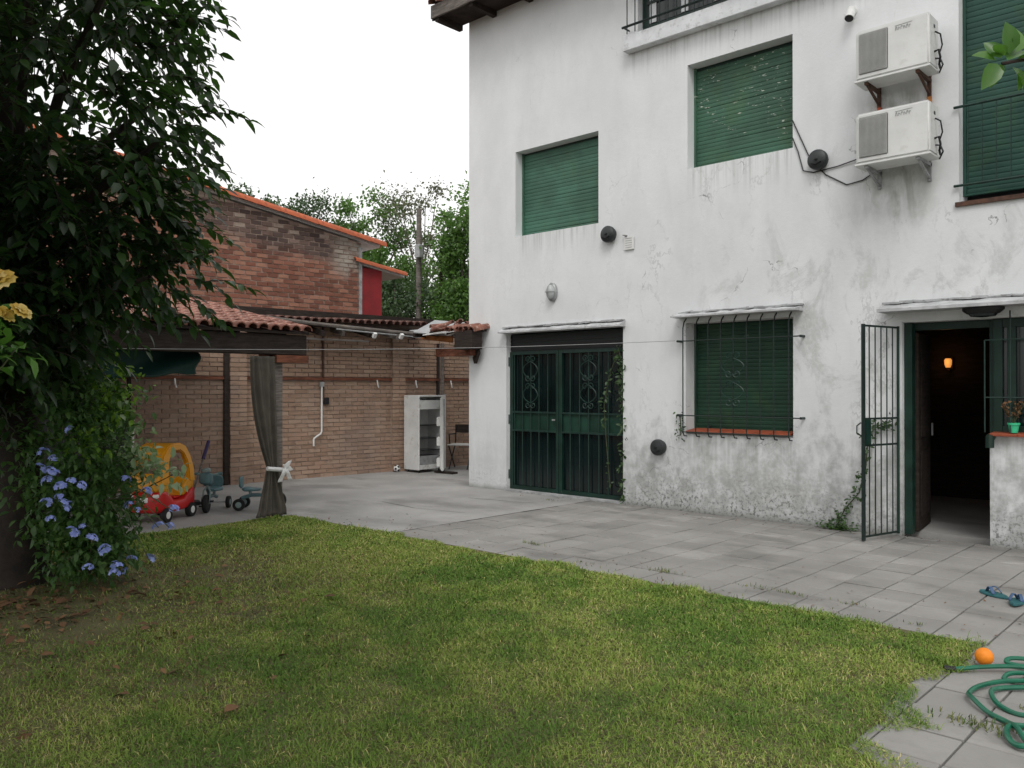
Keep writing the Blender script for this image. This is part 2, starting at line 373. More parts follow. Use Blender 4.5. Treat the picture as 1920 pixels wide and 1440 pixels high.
M['ribbon'] = m_simple('white_ribbon', (.68, .68, .68), .8, .1, 9, .1)
M['tarp'] = m_simple('green_tarpaulin', (.008, .05, .042), .6, .3, 3, .2)
M['toyred'] = m_simple('red_toy_plastic', (.50, .012, .012), .38, .12, 3, .03, spec=.5)
M['toyyellow'] = m_simple('yellow_toy_plastic', (.70, .30, .008), .4, .1, 3, .03, spec=.5)
M['teal'] = m_simple('teal_toy_plastic', (.10, .19, .21), .45, .2, 6, .05)
M['paleteal'] = m_simple('grey_green_plastic', (.22, .30, .29), .5, .2, 6, .05)
M['tyre'] = m_simple('black_rubber', (.012, .012, .012), .75, .2, 9, .1)
M['hub'] = m_simple('white_hub_plastic', (.7, .7, .68), .45, .08, 9, .03)
M['purple'] = m_simple('purple_grip', (.035, .018, .09), .6, .2, 9, .1)
M['hose'] = m_simple('green_garden_hose', (.008, .125, .07), .32, .18, 11, .04, spec=.5)
M['orange'] = m_simple('orange_ball_rubber', (.82, .24, .012), .55, .1, 20, .1)
M['flip'] = m_simple('teal_sandal_foam', (.03, .13, .14), .65, .25, 14, .1)
M['flipstrap'] = m_simple('blue_sandal_strap', (.05, .10, .20), .55, .2, 14, .1)
M['mint'] = m_simple('mint_green_plastic', (.05, .52, .26), .45, .1, 9, .03)
M['redpaint'] = m_simple('crimson_wall_paint', (.26, .022, .026), .8, .2, 3, .2)
M['lampglass'] = m_simple('milky_lamp_glass', (.42, .44, .44), .3, .1, 9, .0)
M['wire'] = m_simple('cable_black', (.03, .03, .032), .6, .1, 9, 0)
M['line'] = m_simple('grey_line', (.3, .3, .3), .6, .1, 9, 0)
M['bark'] = m_simple('dark_tree_bark', (.032, .024, .019), .95, .5, 9, .9)
M['barkgrey'] = m_simple('grey_tree_bark', (.13, .115, .095), .95, .4, 6, .6)
M['stem'] = m_simple('green_brown_stem', (.06, .07, .03), .8, .3, 9, .2)
M['leaf_dark'] = m_leaf('glossy_dark_leaf', [(.007, .018, .007), (.012, .032, .010), (.022, .052, .014), (.055, .115, .028)], .40, .36)
M['leaf_plumb'] = m_leaf('fresh_green_leaf', [(.022, .06, .016), (.04, .10, .024), (.065, .14, .034), (.11, .19, .05)], .5, .36)
M['leaf_pale'] = m_leaf('pale_variegated_leaf', [(.12, .2, .09), (.22, .3, .16), (.34, .42, .27)], .5, .3)
M['leaf_lime'] = m_leaf('lime_leaf', [(.12, .25, .02), (.2, .36, .04), (.26, .42, .06)], .5, .4)
M['leaf_branch'] = m_leaf('citrus_leaf', [(.035, .1, .018), (.06, .16, .025), (.11, .24, .04)], .35, .35)
M['leaf_far1'] = m_leaf('far_dark_leaf', [(.035, .065, .03), (.06, .10, .045), (.09, .14, .06)], .6, .3)
M['leaf_far2'] = m_leaf('far_bright_leaf', [(.045, .10, .025), (.085, .17, .04), (.15, .26, .065)], .6, .38)
M['leaf_far3'] = m_leaf('far_sparse_leaf', [(.08, .09, .06), (.12, .13, .08), (.16, .16, .1)], .7, .3)
M['ivy'] = m_leaf('ivy_leaf', [(.02, .045, .015), (.035, .075, .022), (.06, .11, .03)], .5, .2)
M['petal_blue'] = m_leaf('pale_blue_petal', [(.2, .26, .68), (.28, .34, .76), (.4, .46, .84)], .7, .25)
M['petal_yellow'] = m_leaf('yellow_petal', [(.6, .36, .06), (.72, .5, .12), (.8, .66, .32)], .7, .3)
M['petal_white'] = m_leaf('white_petal', [(.7, .7, .66), (.8, .8, .78)], .7, .25)
M['dry'] = m_leaf('dry_leaf', [(.07, .035, .015), (.14, .07, .03), (.22, .12, .05)], .9, 0)
M['grass'] = m_tint('grass_blade', .75, .12)
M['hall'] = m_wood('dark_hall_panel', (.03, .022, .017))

# ================================================================== the setting
tag(B(-400, 400, -400, 400, -.5, -.06).build('ground', M['ground']), kind='structure')
# concrete court between house, wall and gallery; its edge stops where the slabs begin
cf = MB()
cf.add([(-3.6,-12,0),(.58,-12,0),(.58,-3.62,0),(2.43,-3.60,0),(2.43,.05,0),(0.0,.05,0),(0.0,9,0),(-2.4,9,0)], [tuple(range(8))])
cf.add([(-3.6,-12,-.05),(.58,-12,-.05),(.58,-3.62,-.05),(2.43,-3.60,-.05)], [])
tag(cf.build('court_floor', M['floor']), kind='structure')
mb = MB().box(.55, .581, -12, -3.62, -.06, -.001)
mb.build('floor_edge', M['floor'], bpy.data.objects['court_floor'])
# cracks in the pour, as narrow recess lids of dirt
ck = MB()
for pts in ([(2.05,-.72),(1.75,-.86),(1.42,-.9),(1.0,-.98)], [(2.0,-2.0),(1.2,-2.15),(.4,-2.05)]):
    for a, b in zip(pts[:-1], pts[1:]):
        d = (Vector(b) - Vector(a)).normalized(); nrm = Vector((-d.y, d.x)) * random.uniform(.004, .009)
        ck.add([(a[0]+nrm.x, a[1]+nrm.y, .004), (a[0]-nrm.x, a[1]-nrm.y, .004), (b[0]-nrm.x, b[1]-nrm.y, .004), (b[0]+nrm.x, b[1]+nrm.y, .004)], [(0,1,2,3)])
ck.build('crack', M['joint'], bpy.data.objects['court_floor'])

patio = MB().box(2.43, 13.5, -3.62, .06, -.2, -.012).box(7.8, 13.5, -9.6, -3.62, -.2, -.012).build('patio', M['joint'])
tag(patio, kind='structure')
slab_cache = {}
def slab_mesh(wd, dp, k):
    key = (round(wd, 3), round(dp, 3), k)
    if key not in slab_cache:
        slab_cache[key] = B(-wd/2, wd/2, -dp/2, dp/2, -.04, 0).mesh('paving_slab', M['slab'], bevel=.004)
    return slab_cache[key]
nslab = 0
def lay(x0, x1, y0, y1, g=.011):
    global nslab
    wd, dp = x1-x0-g, y1-y0-g
    o = inst('paving_slab', slab_mesh(wd, dp, 0), patio, ((x0+x1)/2, (y0+y1)/2, random.uniform(-.003, .004)),
             (random.gauss(0, .005), random.gauss(0, .005), random.gauss(0, .004))); nslab += 1
cols = [7.52 + .3175*k for k in range(-16, 5)]
rows = [0.03, -.09, -.40, -.76, -1.13, -1.47, -1.82, -2.18, -2.51, -2.84, -3.17, -3.565]
for a, b in zip(cols[:-1], cols[1:]):
    for t, u in zip(rows[:-1], rows[1:]): lay(a, b, u, t)
cols2 = [7.83 + .3105*k for k in range(0, 5)]; rows2 = [-3.565 - .32*k for k in range(0, 9)]
for a, b in zip(cols2[:-1], cols2[1:]):
    for t, u in zip(rows2[:-1], rows2[1:]): lay(a, b, u, t)
more = MB()
for xa in np.arange(8.79, 13.3, .3175):
    for t, u in zip(rows[:-1], rows[1:]): more.box(xa+.005, xa+.31, u+.005, t-.005, -.04, random.uniform(-.002, .003))
for xa in np.arange(9.075, 13.3, .3175):
    for ya in np.arange(-9.5, -3.6, .32): more.box(xa+.005, xa+.31, ya+.005, ya+.315, -.04, random.uniform(-.002, .003))
for xa in np.arange(7.83, 9.0, .3105):
    for ya in np.arange(-9.5, -6.2, .32): more.box(xa+.005, xa+.305, ya+.005, ya+.315, -.04, random.uniform(-.002, .003))
tag(more.build('paving_slabs', M['slab'], patio, fix=False), kind='stuff')

# lawn: earth sheet and the blades that stand on it
RX = [(-3.38, 8.08), (-3.7, 8.2), (-4.08, 8.2), (-4.6, 8.08), (-4.9, 8.08), (-5.12, 8.32), (-5.3, 8.16), (-5.44, 8.14), (-5.62, 8.5), (-6.2, 8.8), (-7.5, 9.2), (-9.4, 9.8)]
def xr(y):
    ys = [p[0] for p in RX][::-1]; xs = [p[1] for p in RX][::-1]; return np.interp(y, ys, xs)
lm = MB(); ly = np.linspace(-12, -3.58, 60)
vs_ = [(.585, y, .006) for y in ly] + [(float(min(xr(y), xr(y-.15), xr(y+.15))) - .04, y, .006) for y in ly]
lm.add(vs_, [(i, 60+i, 61+i, i+1) for i in range(59)])
tag(lm.build('lawn', M['soil']), kind='structure')
def lawn_mask(x, y):
    e = (vnoise(x, y, 3.1, 3)-.5)*.16 + (vnoise(x, y, 11, 4)-.5)*.10
    m = np.minimum(np.minimum(x - .6, xr(y) - x + .02), -3.56 - y + .02*np.sin(x*3)) + e*.8
    return m
def make_grass():
    N = 860000
    x = rng.uniform(.6, 9.9, N); y = rng.uniform(-9.3, -3.45, N)
    dx = x - CAM.x; dy = y - CAM.y
    dep = -math.sin(YAW)*dx + math.cos(YAW)*dy; lat = math.cos(YAW)*dx + math.sin(YAW)*dy
    keep = (dep > 2.6) & (np.abs(lat) < dep*.72 + .6)
    m = lawn_mask(x, y); keep &= m > 0
    bald = vnoise(x, y, 1.3, 5)*.6 + vnoise(x, y, 4.1, 6)*.4
    dt = np.hypot(x - 2.7, y + 7.6)                            # worn earth round the tree
    shade = np.clip((dt - .9 + (vnoise(x, y, 2.1, 31)-.5)*1.6)/2.2, .10, 1)  # grass cover factor, low on the worn earth
    keep &= rng.random(N) < np.clip(np.clip(m/.07, .4, 1)*shade*np.clip(1.45 - bald*.9, .35, 1)*np.clip(6.2/dep, .42, 1)**.7, 0, 1)
    x, y, dep, m, bald, shade = (a[keep] for a in (x, y, dep, m, bald, shade)); N = len(x)
    ln = rng.uniform(.016, .042, N)*(.6 + .8*vnoise(x, y, 4.3, 8)); ln *= np.where(rng.random(N) < .03, 1.9, 1)
    ln *= np.where(m < .1, 1.05, 1); ln *= np.where(vnoise(x, y, 7.3, 41) > .8, 1.3, 1)
    wd = rng.uniform(.0010, .0022, N)*np.clip(dep/4.2, 1, 2.0)
    az = rng.uniform(0, 2*PI, N); lean = rng.uniform(.45, 1.5, N); az += (vnoise(x, y, 5.1, 21)-.5)*5
    d = np.stack([np.cos(az)*np.sin(lean), np.sin(az)*np.sin(lean), np.cos(lean)], 1)
    sd_ = np.stack([-np.sin(az), np.cos(az), np.zeros(N)], 1)
    tw = rng.uniform(-.7, .7, N); sd_ = sd_*np.cos(tw)[:, None] + np.stack([np.zeros(N)]*2 + [np.sin(tw)], 1)
    base = np.stack([x, y, np.full(N, .006)], 1)
    mid = base + d*(ln*.55)[:, None]; mid[:, 2] += ln*.08
    tip = base + d*ln[:, None]; tip[:, 2] -= ln*.18; tip[:, 2] = np.maximum(tip[:, 2], .009)
    V = np.stack([base - sd_*wd[:, None], base + sd_*wd[:, None], mid + sd_*(wd*.8)[:, None], mid - sd_*(wd*.8)[:, None], tip], 1)
    # colour: green to straw, in patches
    p = vnoise(x, y, .9, 9)*.45 + vnoise(x, y, 3.7, 10)*.30 + vnoise(x, y, 10, 22)*.28 + rng.random(N)*.32 + (bald - .5)*.5 - .08
    g0 = np.array([.10, .19, .03]); g1 = np.array([.24, .32, .06]); st = np.array([.46, .41, .17]); br = np.array([.22, .145, .075])
    t = np.clip((p - .35)/.42, 0, 1)[:, None]; c = g0*(1-t) + g1*t
    dry = rng.random(N) < np.clip(.08 + (p - .55)*.6, .04, .4); c[dry] = st*(.6 + .6*rng.random((dry.sum(), 1)))
    dead = rng.random(N) < (1-shade)*.42 + .015; c[dead] = br*(.5 + .7*rng.random((dead.sum(), 1)))
    c *= (.8 + .4*rng.random((N, 1)))
    F = np.arange(N)[:, None]*5
    tri = np.concatenate([F + np.array([0, 1, 2]), F + np.array([0, 2, 3]), F + np.array([3, 2, 4])], 0)
    me = np_mesh('grass', V.reshape(-1, 3), tri, M['grass'], np.repeat(c, 5, 0))
    o = inst('grass', me, None); tag(o, 'short patchy green and straw coloured grass covering the lawn', 'grass', kind='stuff')
    return N
NBLADES = make_grass()
# tufts that have sprung from the joints of the paving
def tuft(name, spots, label, cat='grass'):
    V = []; F = []; C = []; b = 0
    for (x, y, n, r, h) in spots:
        for _ in range(n):
            a = random.uniform(0, 2*PI); le = random.uniform(.15, 1.1); L_ = random.uniform(.5, 1)*h; q = Vector((x + random.gauss(0, r), y + random.gauss(0, r*.35), .004))
            d = Vector((math.cos(a)*math.sin(le), math.sin(a)*math.sin(le), math.cos(le))); s_ = Vector((-math.sin(a), math.cos(a), 0))*.003
            V += [q - s_, q + s_, q + d*L_*.6 + s_*.7, q + d*L_*.6 - s_*.7, q + d*L_ - Vector((0, 0, L_*.15))]; F += [(b, b+1, b+2), (b, b+2, b+3), (b+3, b+2, b+4)]; b += 5
            k = random.random(); col = (.06+.14*k, .12+.08*k, .03+.04*k); C += [col]*5
    me = np_mesh(name, np.array([tuple(v) for v in V]), np.array(F), M['grass'], np.array(C)); o = inst(name, me, None)
    return tag(o, label, cat, kind='stuff')
tuft('joint_grass', [(5.63,-3.18,60,.10,.05),(6.5,-3.19,40,.10,.04),(6.75,-3.18,30,.06,.04),(7.2,-3.18,26,.08,.03),(4.0,-3.0,40,.07,.05),(5.0,-3.38,30,.1,.03),(7.7,-3.4,20,.05,.03),(8.47,-4.95,130,.10,.05),(8.6,-4.55,30,.05,.03),(8.75,-4.6,25,.06,.03),(7.2,-3.56,50,.2,.05),(6.2,-3.57,60,.3,.05),(2.0,-.4,30,.1,.03)],
     'sparse grass tufts growing in the paving joints')

# ================================================================== the white house
house = thing('house', 'white plastered two storey house with green roller shutters and stained walls', 'house')
HX0, HX1, HZ = 0.0, 12.0, 7.40
OP = [(1.0,2.55,3.82,5.09),(3.95,5.33,4.31,5.62),(3.2,5.7,6.21,7.25),(.81,2.96,.0,2.38),(3.92,5.33,.98,2.37),(6.52,7.34,.0,2.24),(7.34,8.7,1.09,2.24),(7.07,9.0,3.42,5.95)]
def wall_with_holes():
    m = MB(); T = .30
    xs = sorted({HX0, HX1, *[v for o in OP for v in o[:2]], *np.linspace(0, 12, 13)}); zs = sorted({0.0, HZ, *[v for o in OP for v in o[2:]]})
    idx = {}
    def V(x, y, z):
        k = (round(x, 4), y, round(z, 4))
        if k not in idx: idx[k] = len(m.v); m.v.append((x, y, z))
        return idx[k]
    hole = lambda x, z: any(o[0] < x < o[1] and o[2] < z < o[3] for o in OP)
    for i in range(len(xs)-1):
        for j in range(len(zs)-1):
            x0, x1, z0, z1 = xs[i], xs[i+1], zs[j], zs[j+1]; cx, cz = (x0+x1)/2, (z0+z1)/2
            if hole(cx, cz): continue
            m.f.append((V(x0,0,z0), V(x1,0,z0), V(x1,0,z1), V(x0,0,z1))); m.f.append((V(x0,T,z0), V(x0,T,z1), V(x1,T,z1), V(x1,T,z0)))
            for (ox, oz, a, b) in ((-1,0,(x0,z0),(x0,z1)), (1,0,(x1,z1),(x1,z0)), (0,-1,(x1,z0),(x0,z0)), (0,1,(x0,z1),(x1,z1))):
                nx, nz = cx + ox*(x1-x0+.02)/2, cz + oz*(z1-z0+.02)/2
                inside = HX0 < nx < HX1 and 0 < nz < HZ
                if (not inside) or hole(nx, nz): m.f.append((V(a[0],0,a[1]), V(b[0],0,b[1]), V(b[0],T,b[1]), V(a[0],T,a[1])))
    return m
wall_with_holes().build('wall', M['plaster'], house)
B(0.001, .30, .30, 8, 0, HZ).build('wall', M['plaster'], house)
B(11.7, 11.999, .30, 8, 0, HZ).build('wall', M['plaster'], house)
B(0.001, 11.999, 8, 8.3, 0, HZ).build('wall', M['plaster'], house)
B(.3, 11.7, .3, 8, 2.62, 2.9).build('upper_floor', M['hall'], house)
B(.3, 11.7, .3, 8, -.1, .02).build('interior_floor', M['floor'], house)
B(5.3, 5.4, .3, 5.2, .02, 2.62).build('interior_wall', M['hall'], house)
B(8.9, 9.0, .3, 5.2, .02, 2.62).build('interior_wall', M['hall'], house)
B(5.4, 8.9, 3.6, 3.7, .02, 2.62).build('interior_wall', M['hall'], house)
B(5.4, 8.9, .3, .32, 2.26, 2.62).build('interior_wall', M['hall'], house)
# light-blocking backs of the upper windows
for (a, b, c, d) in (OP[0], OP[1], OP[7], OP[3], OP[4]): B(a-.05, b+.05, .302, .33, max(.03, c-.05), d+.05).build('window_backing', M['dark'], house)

# roof over the front: boards, fascia, rafters, edge tiles
rf = MB(); rf.prism([(-.52,7.40),(8.9,11.2),(8.9,11.32),(-.52,7.52)], -.26, 12.4, 'x')
roof = rf.build('roof', M['oldwood'], house)
MB().box(-.28, 12.4, -.56, -.525, 7.30, 7.50).build('fascia', M['greywood'], roof)
MB().prism([(-.52,7.28),(4,9.1),(4,9.3),(-.52,7.49)], -.295, -.262, 'x').build('fascia', M['oldwood'], roof)
MB().box(-.25, 12.3, -.52, .0, 7.335, 7.355).build('soffit', M['oldwood'], roof)
rm = B(-.04, .04, -.52, -.002, 7.25, 7.335).mesh('rafter', M['oldwood'])
for k in range(14): inst('rafter', rm, roof, (-.18 + k*.75, 0, 0))
def barrel(r=.085, L=.40, t=.014, n=6, taper=.88):
    m = MB(); vs = []; 
    for (y, s) in ((0, 1), (L, taper)):
        for rr in (r*s, (r*s - t)):
            for k in range(n+1): a = PI*k/n; vs.append((rr*math.cos(a), y, rr*math.sin(a)))
    q = n+1; fs = []
    for k in range(n):
        fs += [(k, k+1, 2*q+k+1, 2*q+k), (q+k+1, q+k, 3*q+k, 3*q+k+1), (k+1, k, q+k, q+k+1), (2*q+k, 2*q+k+1, 3*q+k+1, 3*q+k)]
    fs += [(0, 2*q, 3*q, q), (n, q+n, 3*q+n, 2*q+n)]
    return m.add(vs, fs)
bt = barrel(.09, .38).mesh('roof_tile', M['rooftile'], smooth=True)
SL = math.atan2(3.8, 9.52)
for k in range(30): inst('roof_tile', bt, roof, (-.18 + k*.2, -.62, 7.50), (SL, 0, 0))

# ---- roller shutters
def shutter(x0, x1, z0, z1, yd, pitch, mat, label, tilt=0):
    r = B(x0+.001, x1-.001, yd+.03, yd+.05, z0+.001, z1-.001).build('roller_shutter', M['green_paint'], house); tag(r, label)
    prof = [(0, 0), (-.0075, .002), (-.0095, pitch*.3), (-.0098, pitch*.65), (-.0075, pitch*.955), (0, pitch*.975)]
    m = MB(); wd = x1-x0-.06
    m.prism([(p[0], p[1]) for p in prof], 0, wd, 'x'); me = m.mesh('slat', mat, smooth=False)
    n = int((z1-z0-.03)/pitch)
    for k in range(n):
        z = z0 + .02 + k*pitch
        inst('slat', me, r, (x0+.03 + random.uniform(-.003, .003), yd + .028 + random.uniform(-.003, .001), z), (0, random.gauss(0, .0014), 0))
    for a in (x0+.001, x1-.03): B(a, a+.029, yd-.005, yd+.03, z0+.001, z1-.001).build('guide_rail', mat, r)
    B(x0+.03, x1-.03, yd-.004, yd+.024, z0+.003, z0+.02).build('bottom_rail', M['rust'] if mat is M['sh2'] else mat, r)
    if mat is not M['sh4']:
        for a in (x0+.22, x1-.15): B(a, a+.03, yd-.02, yd-.004, z0+.022, z0+.04).build('stop', M['dark'], r)
    return r
shutter(1.0, 2.55, 3.82, 5.09, .15, .053, M['sh1'], 'closed pale green shutter')
shutter(3.95, 5.33, 4.31, 5.62, .16, .050, M['sh2'], 'closed green shutter with peeling paint')
shutter(3.92, 5.33, 1.04, 2.37, .21, .050, M['sh3'], 'dark green shutter behind the grille')
shutter(7.07, 9.0, 3.50, 5.95, .14, .056, M['sh4'], 'tall dark green shutter behind the railing')
MB().box(3.93, 5.35, .0+.002, .16, 4.296, 4.309).build('sill', M['rust'], house)
MB().box(7.04, 9.0, -.03, .14, 3.375, 3.418).build('sill', M['rust'], house)
# balcony slab and the window over it
B(3.05, 6.2, -.13, -.002, 6.0, 6.2).build('balcony_slab', M['slab_white'], house, bevel=.006)
bw = B(3.2+.002, 5.698, .12, .16, 6.212, 7.248).build('balcony_window', M['green_paint'], house)
for a in np.arange(3.30, 5.6, .58):
    pn = B(a, a+.50, .112, .118, 6.36, 7.2).build('pane', M['gate_glass'], bw)
for k in range(10): B(3.32+k*.24, 3.42+k*.24, .100, .110, 6.37, 7.2).build('curtain_fold', M['slab_white'], bw) if k % 2 == 0 else None
B(3.28, 5.6, .09, .111, 6.62, 6.66).build('glazing_bar', M['dark_bar'], bw)
gr = MB().tube([(3.06,-.16,6.30),(6.1,-.16,6.30)], .016, 6).build('balcony_railing', M['dark_bar'], house)
for k in range(24): MB().tube([(3.14+k*.125,-.16,6.20),(3.14+k*.125,-.16,7.3)], .0075, 5).build('bar', M['dark_bar'], gr)
MB().tube([(3.06,-.16,6.85),(6.1,-.16,6.85)], .012, 6).build('rail', M['dark_bar'], gr)
for k in (3.08, 4.6, 6.05): MB().tube([(k,-.16,6.30),(k,-.02,6.30)], .012, 5).build('bracket', M['dark_bar'], gr)
# railing before the tall shutter
rl = MB().tube([(7.03,-.03,4.37),(9.0,-.03,4.37)], .014, 6).build('window_railing', M['green_bar'], house)
MB().tube([(7.03,-.03,3.58),(9.0,-.03,3.58)], .014, 6).build('rail', M['green_bar'], rl)
for k in range(16): MB().tube([(7.16+k*.125,-.03,3.58),(7.16+k*.125,-.03,4.37)], .006, 5).build('bar', M['green_bar'], rl)

# ---- scrollwork
def spiral(cx, cz, r0, a0, turns, sgn, n=22):
    return [(cx + r0*(1-.78*t/n)*math.cos(a0+sgn*turns*2*PI*t/n), cz + r0*(1-.78*t/n)*math.sin(a0+sgn*turns*2*PI*t/n)) for t in range(n+1)]
def scroll(cx, zc, h, y, mat, parent, wd=.16):
    m = MB()
    for s in (-1, 1):
        for v in (-1, 1):
            r = wd*.30
            # outer C: from top curl, bulging out, into the centre curl
            top = spiral(cx + s*r*1.05, zc + v*(h/2 - r), r, PI/2 - s*PI/2 + PI, 1.15, -s*v)
            mid = spiral(cx + s*r*1.05, zc + v*r*1.25, r*1.05, PI/2 - s*PI/2 + PI, 1.2, s*v)
            for c_ in (top, mid): m.tube([(a, y, b) for a, b in c_], .0075, 5)
            arc = []
            for t in range(13):
                q = t/12; arc.append((cx + s*(.006 + wd*.92*math.sin(PI*q)**.85*(1 - .25*q)), y, zc + v*(h/2 - r*1.6 - q*(h/2 - r*2.4))))
            m.tube(arc, .0075, 5)
    return m.build('scroll', mat, parent)
# ---- garage gate
gg = thing_gate = B(.812, 2.958, .13, .16, .03, 2.36).build('garage_gate', M['gate_glass'], house)
tag(gg, 'dark green double metal gate with scrollwork')
fr = [(.812,.87,.03,2.10),(2.90,2.958,.03,2.10),(1.72,1.765,.03,2.10),(1.775,1.83,.03,2.10)]
for a, b, c, d in fr: B(a, b, .075, .128, c, d).build('stile', M['green_paint'], gg, bevel=.004)
for (a, b) in ((.87, 1.72), (1.83, 2.90)):
    B(a, b, .080, .127, 2.055, 2.098).build('rail', M['green_bar'], gg); B(a, b, .080, .127, .032, .085).build('rail', M['green_paint'], gg)
    B(a, b, .108, .128, .93, 1.19).build('band_panel', M['green_band'], gg)
    B(a, b, .078, .107, 1.18, 1.205).build('rail', M['green_bar'], gg); B(a, b, .078, .107, .905, .93).build('rail', M['green_bar'], gg)
for x in (.90, 1.06, 1.23, 1.39, 1.56, 1.98, 2.15, 2.31, 2.49, 2.65): MB().tube([(x, .088, .06), (x, .088, 2.08)], .0085, 6).build('bar', M['green_bar'], gg)
scroll(1.23, 1.64, .78, .072, M['galv'] if False else M['green_bar'], gg, .17); scroll(2.31, 1.64, .76, .072, M['green_bar'], gg, .17)
B(.815, 2.955, .10, .128, 2.10, 2.36).build('transom_box', M['dark_bar'], gg)
for k in range(4): B(.82, 2.95, .088, .099, 2.12+k*.06, 2.155+k*.06).build('louvre', M['dark'], gg)
for z in (.25, 1.08, 1.95): MB().tube([(.80,.06,z-.07),(.80,.06,z+.07)], .018, 8).build('hinge', M['green_paint'], gg)
B(1.66, 1.71, .06, .076, 1.08, 1.10).build('handle', M['galv'], gg)
B(.78, 2.99, -.03, .128, .002, .028).build('threshold', M['render_grey'], house)
# ---- drip ledges of cement over the openings
def ledge(x0, x1, z, out, h, name='ledge'):
    m = MB(); n = 26
    for i in range(n+1):
        x = x0 + (x1-x0)*i/n; j = random.uniform(-.008, .012); 
        m.v += [(x, -out, z), (x, -out, z+h*.32), (x, -.03, z+h + j), (x, -.001, z+h + j), (x, -.001, z)]
    for i in range(n):
        for k in range(5): a = i*5+k; b = i*5+(k+1) % 5; m.f.append((a, b, b+5, a+5))
    m.f += [(0,1,2,3,4), tuple(n*5+k for k in (4,3,2,1,0))]
    return m.build(name, M['ledge'], house)
ledge(.76, 3.0, 2.375, .14, .07); ledge(3.83, 5.45, 2.43, .22, .06); ledge(6.36, 9.2, 2.34, .28, .095)
for a, b, z in ((.78, 2.98, 2.462), (3.85, 5.43, 2.502), (6.34, 9.2, 2.447)):
    m = MB(); k = a
    while k < b: L_ = random.uniform(.08, .2); m.obox((k+L_/2, -.035, z), (L_/2, .03, random.uniform(.006, .014)), (random.gauss(0,.1), random.gauss(0,.05), 0)); k += L_*.96
    m.build('cement_fillet', M['render_grey'], house)
# ---- ground-floor window: tiled sill and bowed-out grille
sb = B(3.93, 5.32, .0, .205, .985, 1.0).build('sill', M['render_grey'], house)
tm = B(-.108, .108, -.13, .115, -.012, .012).mesh('sill_tile', M['terracotta'], bevel=.004)
for k in range(6): inst('sill_tile', tm, sb, (4.045 + k*.226, .095, 1.02), (.12, 0, 0))
wg = MB().tube([(3.86,-.10,2.14),(5.46,-.10,2.14)], .008, 6).build('window_grille', M['dark_bar'], house)
MB().tube([(3.86,-.10,1.21),(5.46,-.10,1.21)], .008, 6).build('rail', M['dark_bar'], wg); MB().tube([(3.92,-.10,1.005),(5.36,-.10,1.005)], .008, 6).build('rail', M['dark_bar'], wg)
for k, x in enumerate((3.94,4.12,4.29,4.46,4.63,4.80,4.97,5.14,5.32)):
    MB().tube([(x,-.02,2.425),(x,-.07,2.38),(x,-.10,2.30),(x,-.10,1.00),(x,-.07,.955),(x,-.01,.95)], .0085, 6).build('bar', M['dark_bar'], wg)
scroll(4.63, 1.66, .66, -.115, M['green_bar'], wg, .17)
for x, z in ((3.86,2.14),(5.46,2.14),(3.86,1.21),(5.46,1.21)): MB().tube([(x,-.10,z),(x,.0,z)], .016, 6).build('wall_fixing', M['dark_bar'], wg)

# ---- entrance: frame, open door, barred gate, side window
B(6.522, 6.60, .06, .16, .02, 2.235).build('door_frame', M['green_paint'], house); B(7.30, 7.346, .17, .26, .02, 2.235).build('door_frame', M['green_paint'], house)
B(6.60, 7.30, .16, .26, 2.16, 2.235).build('door_frame', M['green_paint'], house)
ed = B(0, .78, -.022, .022, .01, 2.12).build('entry_door', M['hall'], house, loc=(6.60, .19, .02), rot=(0, 0, math.radians(98)), bevel=.004)
for z0, z1 in ((.15, .85), (1.0, 1.95)):
    for s in (-.030, .024): B(.12, .66, s, s+.006, z0, z1).build('door_panel', M['oldwood'], ed, bevel=.003)
MB().tube([(.70,-.05,1.0),(.70,-.05,1.14)], .01, 6).build('handle', M['galv'], ed)
eg = thing_eg = inst('entry_gate', MB().tube([(0,0,.03),(0,0,2.2)], .016, 6).mesh('entry_gate', M['green_paint']), house, (6.49,-.03,0), (0,0,math.radians(-104)))
tag(eg, 'open barred gate of dark green iron')
GL = .60
B(GL-.018, GL+.018, -.012, .012, .01, 2.2).build('stile', M['dark_bar'], eg)
for z in (.05, .97, 1.24, 2.185): B(.0, GL-.018, -.007, .007, z-.01, z+.01).build('rail', M['dark_bar'], eg)
for k in range(1, 6): MB().tube([(GL*k/6,0,.04),(GL*k/6,0,2.18)], .0075, 6).build('bar', M['dark_bar'], eg)
B(GL-.10, GL-.018, -.02, .02, .98, 1.23).build('lock_box', M['green_paint'], eg)
MB().tube([(GL+.0,-.03,1.2),(GL+.05,-.04,1.17),(GL+.05,-.04,1.1),(GL,-.03,1.07)], .007, 6).build('handle', M['dark_bar'], eg)
# side window right of the door
sw = B(7.347, 8.698, .13, .16, 1.10, 2.235).build('side_window', M['gate_glass'], house)
for a, b, c, d in ((7.347,7.43,1.10,2.235),(7.47,7.545,1.10,2.235),(7.98,8.05,1.10,2.235),(7.43,8.69,2.15,2.235),(7.43,8.69,1.10,1.18)): B(a, b, .09+.004*(a > 7.44), .129, c, d).build('frame', M['green_paint'], sw, bevel=.004)
ss_ = B(7.36, 8.7, .0, .12, 1.092, 1.10).build('sill', M['render_grey'], house)
tm2 = B(-.118, .118, -.10, .06, -.012, .014).mesh('sill_tile', M['terracotta'], bevel=.004)
for k in range(5): inst('sill_tile', tm2, ss_, (7.47 + k*.24, .02, 1.103), (.08, random.gauss(0, .01), random.gauss(0, .02)))
g2 = MB().tube([(7.31,-.06,2.02),(8.7,-.06,2.02)], .007, 6).build('window_grille', M['green_bar'], house)
MB().tube([(7.31,-.06,1.46),(8.7,-.06,1.46)], .007, 6).build('rail', M['green_bar'], g2)
